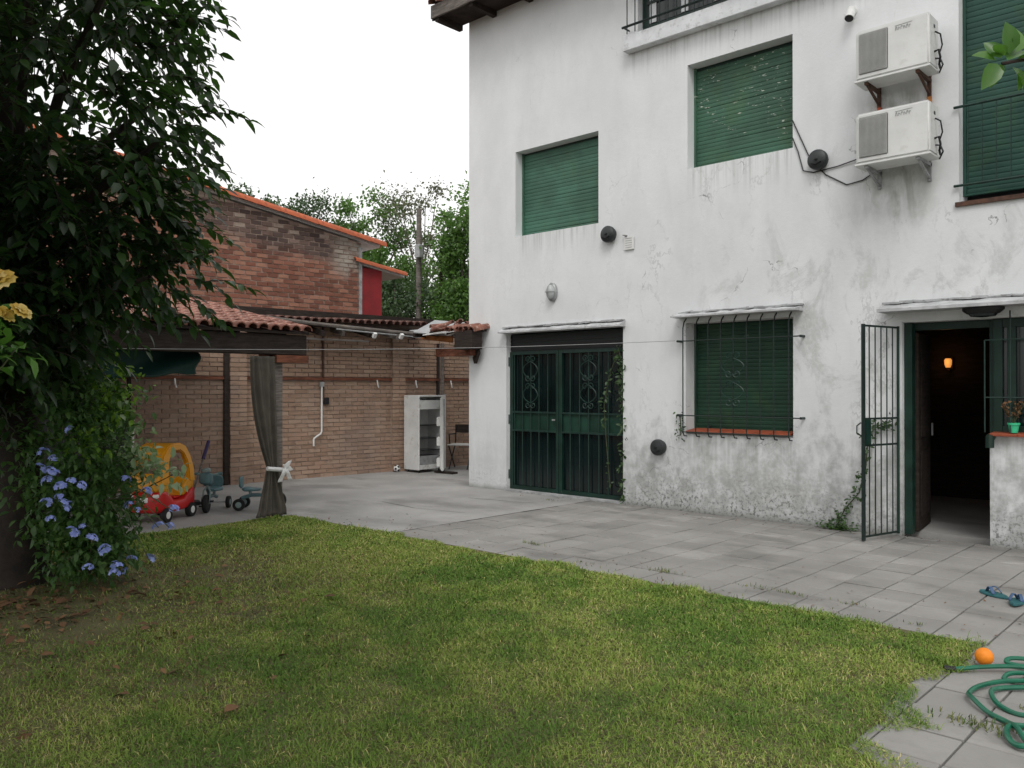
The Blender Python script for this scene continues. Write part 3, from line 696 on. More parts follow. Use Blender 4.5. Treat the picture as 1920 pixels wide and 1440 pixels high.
for k in range(6): MB().tube([(7.31+k*.22,-.06,1.12),(7.31+k*.22,-.06,2.3 if k else 2.02)], .007, 6).build('bar', M['green_bar'], g2)
MB().tube([(7.355,-.07,.97),(7.355,-.07,1.075),(7.355,.0,1.075)], .04, 8).build('hinge_boss', M['green_paint'], house)
B(7.341, 7.346, .0, .02, 1.0, 2.2).build('edge_strip', M['green_paint'], house)

# ================================================================== fixtures on the facade
RXm = Matrix.Rotation(PI/2, 3, 'X')     # lathe axis +z -> -y
def vent(x, z, r, label):
    t = thing('vent_cap', label, 'vent', (x, -.002, z), 0, 'round black vent caps on the white wall')
    MB().lathe([(r*.86,0),(r*.86,.035),(r,.045),(r,.085),(r*.9,.10),(r*.35,.115)], 24, M=RXm).build('cap', M['vent'], t, smooth=True)
    MB().lathe([(r*.16,.112),(r*.16,.126),(r*.08,.13)], 10, M=RXm).build('knob', M['dark'], t, smooth=True)
    MB().tube([(-r*.5,-.118,-r*.35),(-.0,-.119,-r*.5),(r*.5,-.116,-r*.3)], .006, 5).build('lip', M['dark'], t)
vent(2.76, 3.63, .112, 'round black vent cap right of the pale green upper shutter')
vent(5.65, 4.10, .112, 'round black vent cap beside the hanging cables')
vent(3.55, .79, .105, 'round black vent cap low on the wall beside the barred window')
lt = thing('wall_lamp', 'grey oval bulkhead lamp above the garage gate', 'lamp', (1.74, -.002, 2.93))
S2 = Matrix.Diagonal((.62, 1, 1)) ; OV = RXm @ Matrix.Diagonal((.62, 1, 1))
MB().lathe([(.135,0),(.135,.04),(.115,.055)], 22, M=OV).build('base', M['galv'], lt, smooth=True)
MB().lathe([(.105,.056),(.10,.09),(.07,.115),(.02,.125)], 22, M=OV).build('glass', M['lampglass'], lt, smooth=True)
MB().tube([(0,-.06,.125),(0,-.125,.07),(0,-.135,0),(0,-.125,-.07),(0,-.06,-.125)], .006, 5).build('guard', M['galv'], lt)
MB().tube([(-.075,-.06,0),(-.05,-.12,0),(0,-.137,0),(.05,-.12,0),(.075,-.06,0)], .006, 5).build('guard', M['galv'], lt)
sg = thing('wall_card', 'small white lined card hanging from a hook beside a vent cap', 'card', (3.07, -.004, 3.48))
B(-.075, .075, -.02, -.008, -.085, .085).build('card', M['hub'], sg)
for k in range(5): B(-.055, .05, -.0225, -.0205, -.06+k*.03, -.054+k*.03).build('printed_line', M['galv'], sg)
MB().tube([(-.05,0,.10),(-.05,-.03,.10),(-.05,-.035,.085)], .006, 5).build('hook', M['dark'], sg); MB().tube([(-.09,-.03,.115),(-.02,-.03,.10)], .009, 5).build('clip', M['galv'], sg)
cm = thing('security_camera', 'small white security camera high on the wall left of the air conditioners', 'camera', (6.02, -.002, 5.66))
MB().lathe([(.045,0),(.045,.02),(.03,.03)], 16, M=RXm).build('mount', M['ac'], cm, smooth=True)
Rc = Matrix.Rotation(math.radians(150), 3, 'X')
MB().lathe([(.02,-.08),(.045,-.05),(.05,.05),(.05,.09)], 18, c=(0,-.07,-.03), M=Rc).build('body', M['ac'], cm, smooth=True)
MB().lathe([(.044,.088),(.044,.094),(.03,.097)], 18, c=(0,-.07,-.03), M=Rc).build('lens', M['dark'], cm, smooth=True)

def air_conditioner(z, label, rusty):
    # casing stands .12 off the wall on two brackets
    t = thing('air_conditioner', label, 'air conditioner', (6.20, -.42, z), 0, 'air conditioner units on the wall')
    B(0, .72, 0, .30, 0, .52).build('casing', M['ac'], t, bevel=.022, seg=3, smooth=True)
    B(.035, .325, -.006, .006, .055, .475).build('grille_panel', M['grille'], t, bevel=.02, seg=2)
    g = MB()
    for k in range(24): g.tube([(.045+k*.0118,-.012,.065),(.045+k*.0118,-.012,.465)], .0024, 4)
    gp = g.build('grille_wires', M['ac'], t); tag(gp, kind='stuff')
    g = MB()
    for k in range(34): g.tube([(.042,-.016,.07+k*.0118),(.32,-.016,.07+k*.0118)], .0013, 4)
    gp = g.build('grille_wires', M['galv'], t); tag(gp, kind='stuff')
    B(-.01, .73, -.012, .30, -.022, -.001).build('base_tray', M['ac'], t, bevel=.004)
    # worn-off lettering: only grey traces are left
    lg = MB()
    for k in range(6):
        a = .40 + k*.026; lg.tube([(a,-.003,.415),(a+.002,-.003,.445),(a+.012,-.003,.452 - .012*(k % 2)),(a+.016,-.003,.42+.01*(k % 3))], .0028, 4)
    lg.tube([(.395,-.003,.462),(.56,-.003,.468)], .002, 4)
    lg.build('faded_mark', M['galv'], t)
    B(.719, .724, .13, .17, .40, .43).build('side_handle', M['vent'], t)
    MB().tube([(.725,.15,.36),(.77,.17,.33),(.785,.18,.22),(.75,.20,.14)], .008, 6).build('cable', M['dark'], t)
    MB().tube([(.72,.15,.16),(.76,.15,.17),(.77,.17,.10),(.745,.22,.05),(.76,.20,.0)], .012, 6).build('valve', M['dark'], t)
    MB().tube([(.72,.18,.10),(.765,.18,.09),(.785,.2,.03),(.74,.24,-.03)], .009, 6).build('valve', M['vent'], t)
    bm_ = M['rust'] if rusty else M['galv']
    for x in (.10, .60):
        m = MB().bar((x, .02, -.035), (x, .415, -.035), .035, .03).bar((x, .40, -.20), (x, .40, .10), .035, .03).bar((x, .06, -.045), (x, .395, -.17), .022, .022); m.build('bracket', bm_, t)
    if rusty:
        B(.085, .125, .38, .418, -.34, -.20).build('bracket_tail', M['rustred'], t); B(.58, .62, .38, .418, -.36, -.20).build('bracket_tail', M['rustorange'], t)
    return t
air_conditioner(4.74, 'upper white air conditioner on rusty wall brackets', True)
air_conditioner(3.875, 'lower white air conditioner unit with grey wall brackets', False)
c1 = MB().tube([(5.335,-.012,4.62),(5.42,-.012,4.42),(5.55,-.012,4.12),(5.72,-.012,3.93),(5.95,-.012,3.78),(6.12,-.012,3.80),(6.32,-.02,3.90)], .007, 5).build('cable', M['wire'])
tag(c1, 'black cable sagging lowest from the peeling shutter to the lower air conditioner', 'cable', 'cables by the air conditioner')
c2 = MB().tube([(5.335,-.014,4.42),(5.40,-.014,4.25),(5.46,-.014,4.02),(5.58,-.014,3.98),(5.85,-.014,4.0),(6.22,-.03,4.06)], .007, 5).build('cable', M['wire'])
tag(c2, 'black cable passing just under the vent cap to the lower air conditioner', 'cable', 'cables by the air conditioner')
pl_ = thing('porch_lamp', 'dark oval ceiling lamp under the entrance ledge', 'lamp', (7.32, -.15, 2.335))
MB().lathe([(.17,0),(.17,-.025),(.13,-.06)], 20, M=Matrix.Diagonal((1.1,.6,1))).build('housing', M['dark'], pl_, smooth=True)
MB().lathe([(.12,-.061),(.10,-.085),(.03,-.095)], 20, M=Matrix.Diagonal((1.1,.6,1))).build('lens', M['gate_glass'], pl_, smooth=True)
# sconce burning in the hall
ms = NT('lit_amber_glass'); ms.fin((.8,.35,.08), .4); ms.b.inputs['Emission Color'].default_value = (1, .42, .10, 1); ms.b.inputs['Emission Strength'].default_value = .6
hl = thing('hall_lamp', 'small amber wall lamp glowing inside the dark hall', 'lamp', (6.0, 3.58, 1.90))
MB().lathe([(.03,-.06),(.045,-.02),(.05,.04),(.035,.065)], 14, c=(0,-.09,0)).build('shade', ms.m, hl, smooth=True)
B(-.04, .04, -.02, .018, -.08, .08).build('wall_plate', M['rust'], hl); MB().tube([(0,-.01,-.05),(0,-.06,-.12),(0,-.09,-.09)], .008, 5).build('arm', M['rust'], hl)
pld = bpy.data.lights.new('hall_lamp_light', 'POINT'); pld.energy = .45; pld.color = (1, .5, .18); pld.shadow_soft_size = .06
plo = bpy.data.objects.new('hall_lamp_light', pld); plo.location = (0, -.22, .02); link(plo, hl)
# pot with withered plant
pt = thing('flower_pot', 'mint green plastic pot with a withered plant on the red sill', 'pot', (7.55, -.02, 1.121))
MB().lathe([(.035,0),(.048,.075),(.055,.076),(.056,.095),(.046,.095),(.044,.08)], 18, cap=True).build('pot', M['mint'], pt, smooth=True)
m = MB(); tips = []
for k in range(9):
    a = random.uniform(0, 2*PI); q = [Vector((0,0,.08))]
    for j in range(4): q.append(q[-1] + Vector((math.cos(a)*.022, math.sin(a)*.02, .045 + random.uniform(-.01,.015))))
    m.tube(q, .0025, 4); tips += q[2:]
m.build('stem', M['stem'], pt)
lv = np.array([(0,0,0),(.011,.014,.002),(0,.034,-.004),(-.011,.014,.002)]); lf = np.array([(0,1,2,3)])
L0 = np.array([tuple(t_) for t_ in tips for _ in range(4)]); D0 = unit(len(L0))
V, F = scatter(lv, lf, frames(D0, unit(len(L0))), L0, rng.uniform(.7, 1.3, len(L0)))
tag(inst('leaves', np_mesh('leaves', V, F, M['dry']), pt), kind='stuff')
# clothes line
cl = MB().tube([(.72 + (3.80-.72)*t, -5.72 + (-.06+5.72)*t, 1.955 + (2.15-1.955)*t - .05*math.sin(PI*t)) for t in np.linspace(0, 1, 24)], .0035, 4).build('clothes_line', M['line'])
tag(cl, 'thin grey clothes line strung from the gallery to the barred window', 'rope')

# ================================================================== leaves: templates
def leaf_t(L=1.0, W=.42, droop=.34, fold=.12, rows=4):
    vs = []; fs = []
    for i in range(rows+1):
        t = i/rows; w_ = W*.5*(math.sin(PI*min(1, t**.8*1.0))**.8 if 0 < t < 1 else 0); z = -droop*t*t
        if 0 < i < rows: vs += [(-w_, L*t, z+fold*w_*2), (0, L*t, z), (w_, L*t, z+fold*w_*2)]
        else: vs += [(0, L*t, z)]
    fs = []
    for i in range(rows):
        if i == 0: fs += [(0, 2, 1), (0, 3, 2)]
        elif i == rows-1: b = 1+3*(i-1); fs += [(b, b+1, b+3), (b+1, b+2, b+3)]
        else: b = 1+3*(i-1); fs += [(b, b+1, b+4), (b, b+4, b+3), (b+1, b+2, b+5), (b+1, b+5, b+4)]
    return np.array(vs, float), np.array(fs)
LV, LF = leaf_t()
LV3, LF3 = leaf_t(1, .48, .28, .14, 3)
def diamond(): return np.array([(0,0,0),(.3,.42,.06),(0,1,-.1),(-.3,.42,.06)], float), np.array([(0,1,2),(0,2,3)])
DV, DF = diamond()
def one_leaf(name, mat, tv=LV, tf=LF): return np_mesh(name, tv, tf, mat, smooth=True)

# ================================================================== boundary wall of tan brick
WD = Vector((.075, 1, 0)).normalized(); WN = Vector((WD.y, -WD.x, 0)); WROT = math.atan2(-WD.x, WD.y)
bwall = thing('brick_wall', 'tan brick boundary wall with piers behind the open fridge', 'wall', (-2.83, 0, 0), WROT)
# local frame: +y along the wall, +x towards the court
B(-.22, -.012, -9, 5, -.05, 2.74).build('wall_core', M['mortar'], bwall)
bk = {}
def brick_mesh(L, H, D, mat, k):
    key = (L, H, D, mat.name, k)
    if key not in bk:
        r = random.Random(k*17 + 3); m = MB(); m.box(-D, 0, -L/2, L/2, -H/2, H/2)
        m.v = [(x + (r.uniform(-.004, .003) if x == 0 else 0), y + r.uniform(-.006, .006), z + r.uniform(-.004, .004)) for x, y, z in m.v]
        bk[key] = m.mesh('brick', mat)
    return bk[key]
def lay_bricks(parent, mat, y0, y1, z0, z1, L, H, g, D, x=0, pick=None, cap=300, clip=None, stuffname='brick_courses', cnt=[0]):
    rest = MB(); n = 0; c = 0; z = z0 + H/2; row = 0; cand = []
    while z + H/2 <= z1 + 1e-6:
        y = y0 - (L+g)*.5*(row % 2)
        while y < y1:
            a, b = max(y, y0), min(y + L, y1)
            if b - a > .03 and (clip is None or clip((a+b)/2, z)):
                cand.append(((a+b)/2, z, b-a))
            y += L + g
        z += H + g; row += 1
    for (yc, zc, ln) in cand:
        xx = x + random.uniform(-.003, .006)
        if pick(yc, zc) and c < cap and abs(ln - L) < .002:
            inst('brick', brick_mesh(L, H, D, mat, random.randrange(6)), parent, (xx, yc + random.uniform(-.004,.004), zc + random.uniform(-.003,.003)), (random.gauss(0,.006), random.gauss(0,.006), random.gauss(0,.008))); c += 1
        else:
            j = lambda: random.uniform(-.004, .004)
            rest.box(xx-D, xx, yc-ln/2+j(), yc+ln/2+j(), zc-H/2+j()*.6, zc+H/2+j()*.6)
    if rest.v:
        me = rest.mesh(stuffname, mat, fix=False); tag(inst(stuffname, me, parent), kind='stuff')
    return c
lay_bricks(bwall, M['brick'], -6.5, 3.2, 0.0, 1.68, .235, .060, .013, .03, pick=lambda y, z: -1.95 < y < .62, cap=250)
lay_bricks(bwall, M['brick'], -6.5, 3.2, 1.755, 2.70, .235, .060, .013, .03, x=.012, pick=lambda y, z: False)
for yc in (-2.34, .79, -6.2):
    B(-.012, .085, yc-.125, yc+.125, 0, 2.66).build('pier_core', M['mortar'], bwall)
    lay_bricks(bwall, M['brick'], yc-.14, yc+.14, 0.0, 2.66, .28, .060, .013, .03, x=.098, pick=lambda y, z: yc > 0, cap=40, stuffname='pier_courses')
for a, b in ((-9, -6.33), (-6.07, -2.47), (-2.21, .66), (.92, 3.4)): B(-.01, .045, a, b, 1.69, 1.74).build('ledge', M['redwood'], bwall)
B(-.25, .10, -2.6, 1.6, 2.742, 2.88).build('capping_board', M['oldwood'], bwall)
# conduit, pipe, hooks on the wall
pp = thing('white_pipe', 'bent white plastic pipe on the brick wall right of the curtain post', 'pipe', (-2.83, 0, 0), WROT)
MB().tube([(.05,-.81,1.62),(.05,-.81,.80),(.05,-.83,.76),(.05,-.95,.69),(.05,-.965,.66),(.05,-.965,.55)], .016, 8).build('pipe', M['hub'], pp, smooth=True)
B(.03, .07, -.85, -.77, 1.58, 1.66).build('bracket', M['galv'], pp)
cp = thing('conduit', 'rusty conduit with a black switch box running down the brick wall', 'conduit', (-2.83, 0, 0), WROT)
B(.016, .045, -.79, -.755, 1.32, 2.70).build('pipe', M['rust'], cp); B(.016, .07, -.76, -.67, 1.27, 1.39).build('switch_box', M['dark'], cp, bevel=.006)
for yh, lb in ((.33, 'pale wall hook left of the second pier'), (1.2, 'pale wall hook above the open fridge'), (2.05, 'pale wall hook by the house corner'), (-3.35, 'pale bulb hanging from the ledge in the gallery')):
    h = MB().tube([(.055,yh,1.70),(.075,yh,1.62),(.07,yh+.02,1.56)], .012, 5).build('wall_hook', M['hub'], None, (-2.83,0,0), (0,0,WROT)); tag(h, lb, 'hook', 'hooks under the ledge')
for yv, lb in ((-2.53, 'dark timber upright left of the first brick pier'), ):
    d_ = B(.016, .07, yv-.035, yv+.035, 0, 2.70).build('timber_upright', M['oldwood'], None, (-2.83,0,0), (0,0,WROT)); tag(d_, lb, 'post')

# ================================================================== remains of a lean-to on the wall top
rr = thing('wall_lean_to', 'narrow ruined tile strip with rafter stubs along the wall top', 'roof', (-2.83, 0, 0), WROT)
bt2 = barrel(.075, .36).mesh('roof_tile', M['mosstile'], smooth=True); bt2b = barrel(.075, .40).mesh('roof_tile', M['rooftile'], smooth=True)
for k in range(23): inst('roof_tile', bt2, rr, (.52, -2.25 + k*.15, 2.645 + .003*k + random.gauss(0,.004)), (math.radians(5), random.gauss(0,.03), PI/2))
B(-.05, .45, -2.3, 1.2, 2.62, 2.645).build('roof_boards', M['oldwood'], rr)
for k in range(7): MB().bar((-.01, -2.1+k*.5, 2.60), (.42+.1*(k % 3), -2.1+k*.5, 2.50-.02*(k % 3)), .06, .09).build('rafter', M['greywood'] if k % 2 else M['oldwood'], rr)
for k in (4, 5): MB().bar((.50+.1*(k % 3), -2.1+k*.5, 2.49), (.54+.1*(k % 3), -2.1+k*.5, 2.46), .062, .092).build('rafter_end', M['hub'], rr)
MB().tube([(.56,-2.6,2.70),(.57,-1.0,2.61),(.58,.95,2.535)], .032, 8).build('gutter_pole', M['greywood'], rr)
MB().tube([(.60,-.85,2.55),(.60,1.0,2.475)], .014, 6).build('white_lath', M['galv'], rr)
B(.40, .46, -1.35, -.1, 2.36, 2.395).build('batten', M['greywood'], rr)

# ================================================================== collapsed roof by the house corner
br_ = thing('broken_roof', 'collapsed roof of planks sheets and tiles beside the house corner', 'roof')
B(.02, .40, -.34, -.10, 2.15, 2.43).build('beam_end', M['oldwood'], br_, bevel=.008)
MB().bar((-1.15,-.02+.4,2.16), (.25,-.16,2.13), .09, .15).build('beam', M['redwood'], br_)
MB().bar((.33,-.12,2.14), (.16,-.03,1.98), .05, .12).build('bracket', M['oldwood'], br_)
MB().bar((-1.62,.42,2.47), (-.62,.22,2.36), .03, .12).build('plank', M['orangewood'], br_)
for (c, h, r_, mt) in (((-1.0,.45,2.57),(.46,.36,.008),(.36,.10,.3),'galv'), ((-.62,.55,2.60),(.40,.30,.008),(.30,-.12,-.1),'galv'), ((-1.25,.22,2.50),(.30,.12,.007),(.12,.16,.15),'galv'), ((-.75,.10,2.47),(.34,.10,.007),(.2,-.05,.1),'hub'), ((-.35,.25,2.50),(.25,.2,.008),(.25,-.2,.4),'greywood'), ((-1.5,.6,2.52),(.3,.2,.008),(.1,.22,0),'oldwood')):
    MB().obox(c, h, r_).build('loose_sheet', M[mt], br_)
for k in range(7): inst('roof_tile', bt2b, br_, (-.95 + random.random()*.75, .05 + random.random()*.35, 2.54 + random.random()*.08), (random.uniform(-.3,.3), random.uniform(-.4,.4), random.uniform(0, 6)), (.72, .72, .72))
for k in range(6): inst('roof_tile', bt2b, br_, (-.12 + k*.10, -.33 + random.gauss(0,.02), 2.43 + random.gauss(0,.008)), (math.radians(12), random.gauss(0,.15), random.gauss(0,.15)))
B(-.3, .40, -.1, .0-.004, 2.431, 2.45).build('roof_boards', M['oldwood'], br_)
for k, (x, y) in enumerate(((-2.68,1.75),(-2.54,1.74))): B(x-.025, x+.025, y-.025, y+.025, 0, 2.42).build('post', M['greywood'] if k else M['oldwood'], br_)
for k in range(4): MB().bar((-1.6+k*.42, 1.4, 2.5), (-1.45+k*.42, .1, 2.46), .05, .07).build('rafter', M['oldwood'], br_)

# ================================================================== gallery on the left
ga = thing('gallery', 'tile roofed gallery with a dark beam and curtained post', 'gallery')
B(.46, .60, -10.5, -3.37, 1.955, 2.20).build('beam', M['oldwood'], ga, bevel=.008)
B(.20, .455, -3.80, -3.40, 1.93, 2.04).build('beam_block', M['redwood'], ga)
B(.46, .62, -3.80, -3.36, 1.86, 1.95).build('beam_block', M['redwood'], ga)
B(.42, .54, -3.80, -3.67, 0, 1.955).build('post', M['greywood'], ga, bevel=.008)
B(.40, .54, -7.96, -7.82, 0, 1.955).build('post', M['greywood'], ga, bevel=.008)
gs = math.atan2(.66, 3.5)
bd = MB(); bd.prism([(.66,2.205),(-2.75,2.205+3.41*math.tan(gs)),(-2.75,2.235+3.41*math.tan(gs)),(.66,2.235)], -10.5, -3.38, 'y'); bd.build('roof_boards', M['oldwood'], ga)
for k in range(11): MB().bar((.45,-3.6-k*.62,2.17), (-2.75,-3.6-k*.62,2.17+3.2*math.tan(gs)), .06, .10).build('rafter', M['oldwood'], ga)
bt3 = barrel(.070, .40, .014, 6).mesh('roof_tile', M['rooftile'], smooth=True); bt4 = barrel(.085, .40, .014, 6).mesh('roof_tile', M['rooftile'], smooth=True)
nt_ = 0
for i in range(27):
    for j in range(11):
        inst('roof_tile', bt3, ga, (.72 - j*.32*math.cos(gs), -3.45 - i*.146 + random.gauss(0,.006), 2.245 + j*.32*math.sin(gs) + random.gauss(0,.004)), (gs + random.gauss(0,.02), random.gauss(0,.03), PI/2 + random.gauss(0,.02))); nt_ += 1
# curtain gathered at the post
def cur(u, v):
    z = 1.93*(1-v) + .03*v
    wtop, wtie, wbot = .36, .12, .40
    if z > .60: t = (z-.60)/1.33; wd_ = wtie + (wtop-wtie)*(1-(1-t)**2.2)
    else: t = (.60-z)/.57; wd_ = wtie*1.05 + (wbot-wtie)*t**1.1
    y = -3.80 - wd_*(1-u)*.98 + (.0 if z > .6 else .12*min(1, (.6-z)/.5))
    x = .60 + .02*math.sin(u*27 + z*1.7 + 1.3*math.sin(u*5)) * (.6 + wd_) + .02*math.sin(u*9 - z*2.3) + (.05 if z < .25 else 0)*(.25-z)*2
    return (x, y, z)
cu = thing('curtain', 'taupe curtain tied to the gallery post with a white bow', 'curtain')
co = MB().grid(cur, 60, 48).build('cloth', M['curtain'], cu, smooth=True); sm = co.modifiers.new('s', 'SOLIDIFY'); sm.thickness = .004
tm_ = MB().tube([(.655+.0*k, -3.95+.03*k, .60-.004*k) for k in range(8)], .026, 8); tm_.build('tie', M['ribbon'], cu)
for (dy, dz, s_) in ((.10,.06,1),(.12,-.03,.9),(-.02,.03,.6)):
    def loop(u, v, dy=dy, dz=dz, s_=s_): return (.685 + .02*math.sin(PI*v), -3.74 + dy*v + .0*u, .605 + dz*v*1.2 + (u-.5)*.055*s_*(.4+math.sin(PI*min(1,v+.15))))
    q = MB().grid(loop, 4, 8).build('bow_loop', M['ribbon'], cu, smooth=True); q.modifiers.new('s', 'SOLIDIFY').thickness = .006
for (dy, dz) in ((-.05,-.17),(.09,-.15)):
    def tail(u, v, dy=dy, dz=dz): return (.69 + .015*math.sin(v*5), -3.74 + dy*v + (u-.5)*.045*(1+v*.4), .60 + dz*v)
    q = MB().grid(tail, 3, 8).build('bow_tail', M['ribbon'], cu, smooth=True); q.modifiers.new('s', 'SOLIDIFY').thickness = .004
# rolled tarpaulin under the gallery roof
def tarp(u, v): return (.05 + .05*math.sin(u*7+v*3) + .06*v, -5.75 + 1.22*u + .03*math.sin(v*6), 1.985 - .29*v*(1 + .08*math.sin(u*5)) + .01*math.sin(u*19))
q = MB().grid(tarp, 40, 14).build('tarpaulin', M['tarp'], None, smooth=True); q.modifiers.new('s', 'SOLIDIFY').thickness = .012
tag(q, 'dark green tarpaulin hanging under the gallery roof', 'tarpaulin')
sh_ = thing('cupboard', 'dark cupboard in the shade of the gallery behind the toy car', 'cupboard', (-2.15, -5.2, 0))
for x in (-.25, .25):
    for y in (-.7, .7): B(x-.02, x+.02, y-.02, y+.02, 0, 1.75).build('upright', M['oldwood'], sh_)
for z in (.25, .75, 1.25, 1.7): B(-.27, .27, -.72, .72, z, z+.03).build('board', M['oldwood'], sh_)
B(-.29, -.275, -.72, .72, .1, 1.75).build('back_panel', M['dark'], sh_)
for y0_ in (-.70, .01): B(.272, .285, y0_, y0_+.69, .28, 1.24).build('door', M['vent'], sh_, bevel=.004)
q = MB().tube([(-1.5,-4.62,.02),(-1.52,-4.60,1.15)], .013, 6).build('white_pole', M['hub']); tag(q, 'thin white pole standing in the gallery behind the toy car', 'pole')

# ================================================================== neighbour's house
nb = thing('neighbour_house', 'brick gabled house with orange verge tiles beyond the boundary wall', 'house', (-4.5, 0, 0), WROT)
vz = lambda y: 5.11 - .163*(y + 1.64)          # underside line of the verge
core = MB(); core.prism([(-6.0,0),(1.21,0),(1.21,vz(1.21)-.13),(-6.0,vz(-6.0)-.13)], -3.0, -.012, 'x'); core.build('wall', M['wmortar'], nb)
lay_bricks(nb, M['wbrick'], -5.0, 1.205, 2.6, 6.0, .20, .068, .019, .03, clip=lambda y, z: z < vz(y) - .15, pick=lambda y, z: z > 3.05 and y > -1.75, cap=300)
B(-.012, .03, 1.15, 1.215, 2.6, 4.42).build('corner_strip', M['render_grey'], nb)
sl_ = math.atan(.163); ry0 = -6.2
rp = MB(); rp.prism([(-6.2,vz(-6.2)-.10),(1.66,vz(1.66)-.10),(1.66,vz(1.66)-.04),(-6.2,vz(-6.2)-.04)], -3.3, .015, 'x'); nroof = rp.build('roof', M['hub'], nb)
ct = barrel(.13, .46, .016, 8, .93).mesh('verge_tile', M['coping'], smooth=True)
for k in range(18):
    y = 1.72 - k*.40; inst('verge_tile', ct, nroof, (.05, y, vz(y) - .085), (sl_ + .02, random.gauss(0,.015), PI + random.gauss(0,.01)))
for k in range(18):
    y = 1.70 - k*.40
    for j in range(1, 4): inst('roof_tile', bt3, nroof, (.05 - j*.19, y + random.gauss(0,.01), vz(y) - .03), (sl_ + .02, 0, PI))
B(-.5, -.013, 1.215, 1.72, 2.0, 4.02).build('red_wall', M['redpaint'], nb)
vz2 = lambda y: 4.17 - .15*(y - 1.21)
rp = MB(); rp.prism([(1.22,vz2(1.22)-.10),(2.28,vz2(2.28)-.10),(2.28,vz2(2.28)-.05),(1.22,vz2(1.22)-.05)], -1.2, .01, 'x'); lr_ = rp.build('porch_roof', M['hub'], nb)
ct2 = barrel(.10, .36, .014, 8, .93).mesh('verge_tile', M['coping'], smooth=True)
for k in range(4):
    y = 2.27 - k*.30; inst('verge_tile', ct2, lr_, (.03, y, vz2(y) - .08), (math.atan(.15) + .02, random.gauss(0,.02), PI))
    for j in range(1, 3): inst('roof_tile', bt3, lr_, (.03 - j*.17, y, vz2(y) - .05), (math.atan(.15) + .02, 0, PI))
nh2 = thing('far_house', 'orange tile roofed house glimpsed through the tree on the left', 'house', (-9.5, -7.6, 0), WROT)
B(-3, 0, -3, 3, 0, 4.0).build('wall', M['render_grey'], nh2); MB().prism([(-3.4,3.95),(3.4,3.95),(0,5.3)], -3.4, .4, 'x').build('roof', M['coping'], nh2)

# ================================================================== trees beyond the wall
def far_tree(name, label, x, y, h, blobs, n, size, mat, trunk_r=.16, bark='barkgrey', clump=.55, spread=.26, group='trees beyond the wall', limbs=9, droop=.0):
    t = thing(name, label, 'tree', (x, y, 0), 0, group); m = MB()
    m.tube([(0,0,-.1),(.06,.03,h*.3),(-.05,.05,h*.55),(.03,0,h*.8)], [trunk_r*1.3, trunk_r, trunk_r*.7, trunk_r*.25], 7)
    cl_ = []
    vol = [b[3]*b[4]*b[5] for b in blobs]
    for b, v_ in zip(blobs, vol):
        k = max(5, int(n/170*v_/sum(vol))); u = unit(k); r_ = rng.uniform(.45, 1.0, k)[:, None]**.6
        cl_.append(np.array(b[:3]) + u*r_*np.array(b[3:6]))
    cl_ = np.concatenate(cl_)
    for i in rng.choice(len(cl_), min(limbs*3, len(cl_)), replace=False):
        e = Vector(cl_[i]); z0 = max(h*.25, min(h*.75, e.z*.62)); s0 = Vector((0,0,z0)); md = s0.lerp(e, .55) + Vector((random.gauss(0,.1), random.gauss(0,.1), .12))
        m.tube([s0, md, e], [trunk_r*.38, trunk_r*.22, .012], 5, False)
    m.build('trunk', M[bark], t, smooth=True)
    per = max(1, n//len(cl_)); L_ = np.repeat(cl_, per, 0) + rng.normal(size=(len(cl_)*per, 3))*spread*np.repeat(rng.uniform(.55, 1.25, (len(cl_), 1)), per, 0)*np.array([1,1,.75])
    D_ = unit(len(L_)); D_[:, 2] -= .35 + droop
    V, F = scatter(DV, DF, frames(D_, unit(len(L_)) + np.array([0,0,1.2])), L_, rng.uniform(.6, 1.3, len(L_))*size)
    tag(inst('crown', np_mesh('crown', V, F, M[mat]), t), kind='stuff'); return t
# positions: behind the neighbour's plot
far_tree('dark_tree', 'dark round tree rising behind the orange verge of the brick house', -17.6, 6.0, 8.6, [(0,0,7.6,1.3,1.3,1.1),(-1.3,-1.2,7.4,1.4,1.4,1.2)], 11000, .15, 'leaf_far1')
far_tree('pine_tree', 'small dark clumped tree with flat crowns left of the bare tree', -15.6, 7.4, 8.0, [(0,0,7.7,.8,.8,.45),(-.75,-.5,7.5,.6,.55,.5),(.3,.6,6.8,1.1,1.1,.7)], 5000, .12, 'leaf_far1', .10, limbs=5)
far_tree('broad_tree', 'broad bright green tree in the middle behind the wall', -14.2, 9.0, 8.0, [(0,0,7.6,1.1,1.1,.8),(.7,.5,6.0,1.6,1.6,1.4),(-.4,-.3,6.6,1.2,1.2,.9),(.5,.5,4.2,1.6,1.6,1.5)], 13500, .14, 'leaf_far2')
far_tree('bare_tree', 'thin nearly bare grey tree behind the utility pole', -12.6, 9.9, 8.6, [(0,0,7.6,1.5,1.5,1.4),(-.6,-.2,7.0,1.2,1.2,1.2),(.3,.3,6.0,1.2,1.2,1.2)], 2400, .12, 'leaf_far3', .09, spread=.34, limbs=26)
far_tree('leafy_tree', 'dense leafy tree standing against the left edge of the white house', -8.0, 7.5, 7.6, [(0,0,6.5,.75,.75,1.2),(.3,.2,5.0,1.0,1.0,1.4),(-.1,0,3.5,1.0,1.0,1.2)], 13500, .125, 'leaf_far2', .12)
far_tree('undergrowth_tree', 'dark low tree filling the gap behind the red wall', -10.2, 7.0, 4.6, [(0,0,3.9,1.5,1.5,1.0),(1.0,1.0,3.4,1.6,1.6,1.2)], 14000, .13, 'leaf_far1', .1)
far_tree('shade_tree', 'deep green tree behind the utility pole foot', -12.0, 12.5, 5.4, [(0,0,4.6,2.2,2.2,1.6),(2.2,1.5,4.2,2,2,1.5)], 16000, .15, 'leaf_far1', .14)
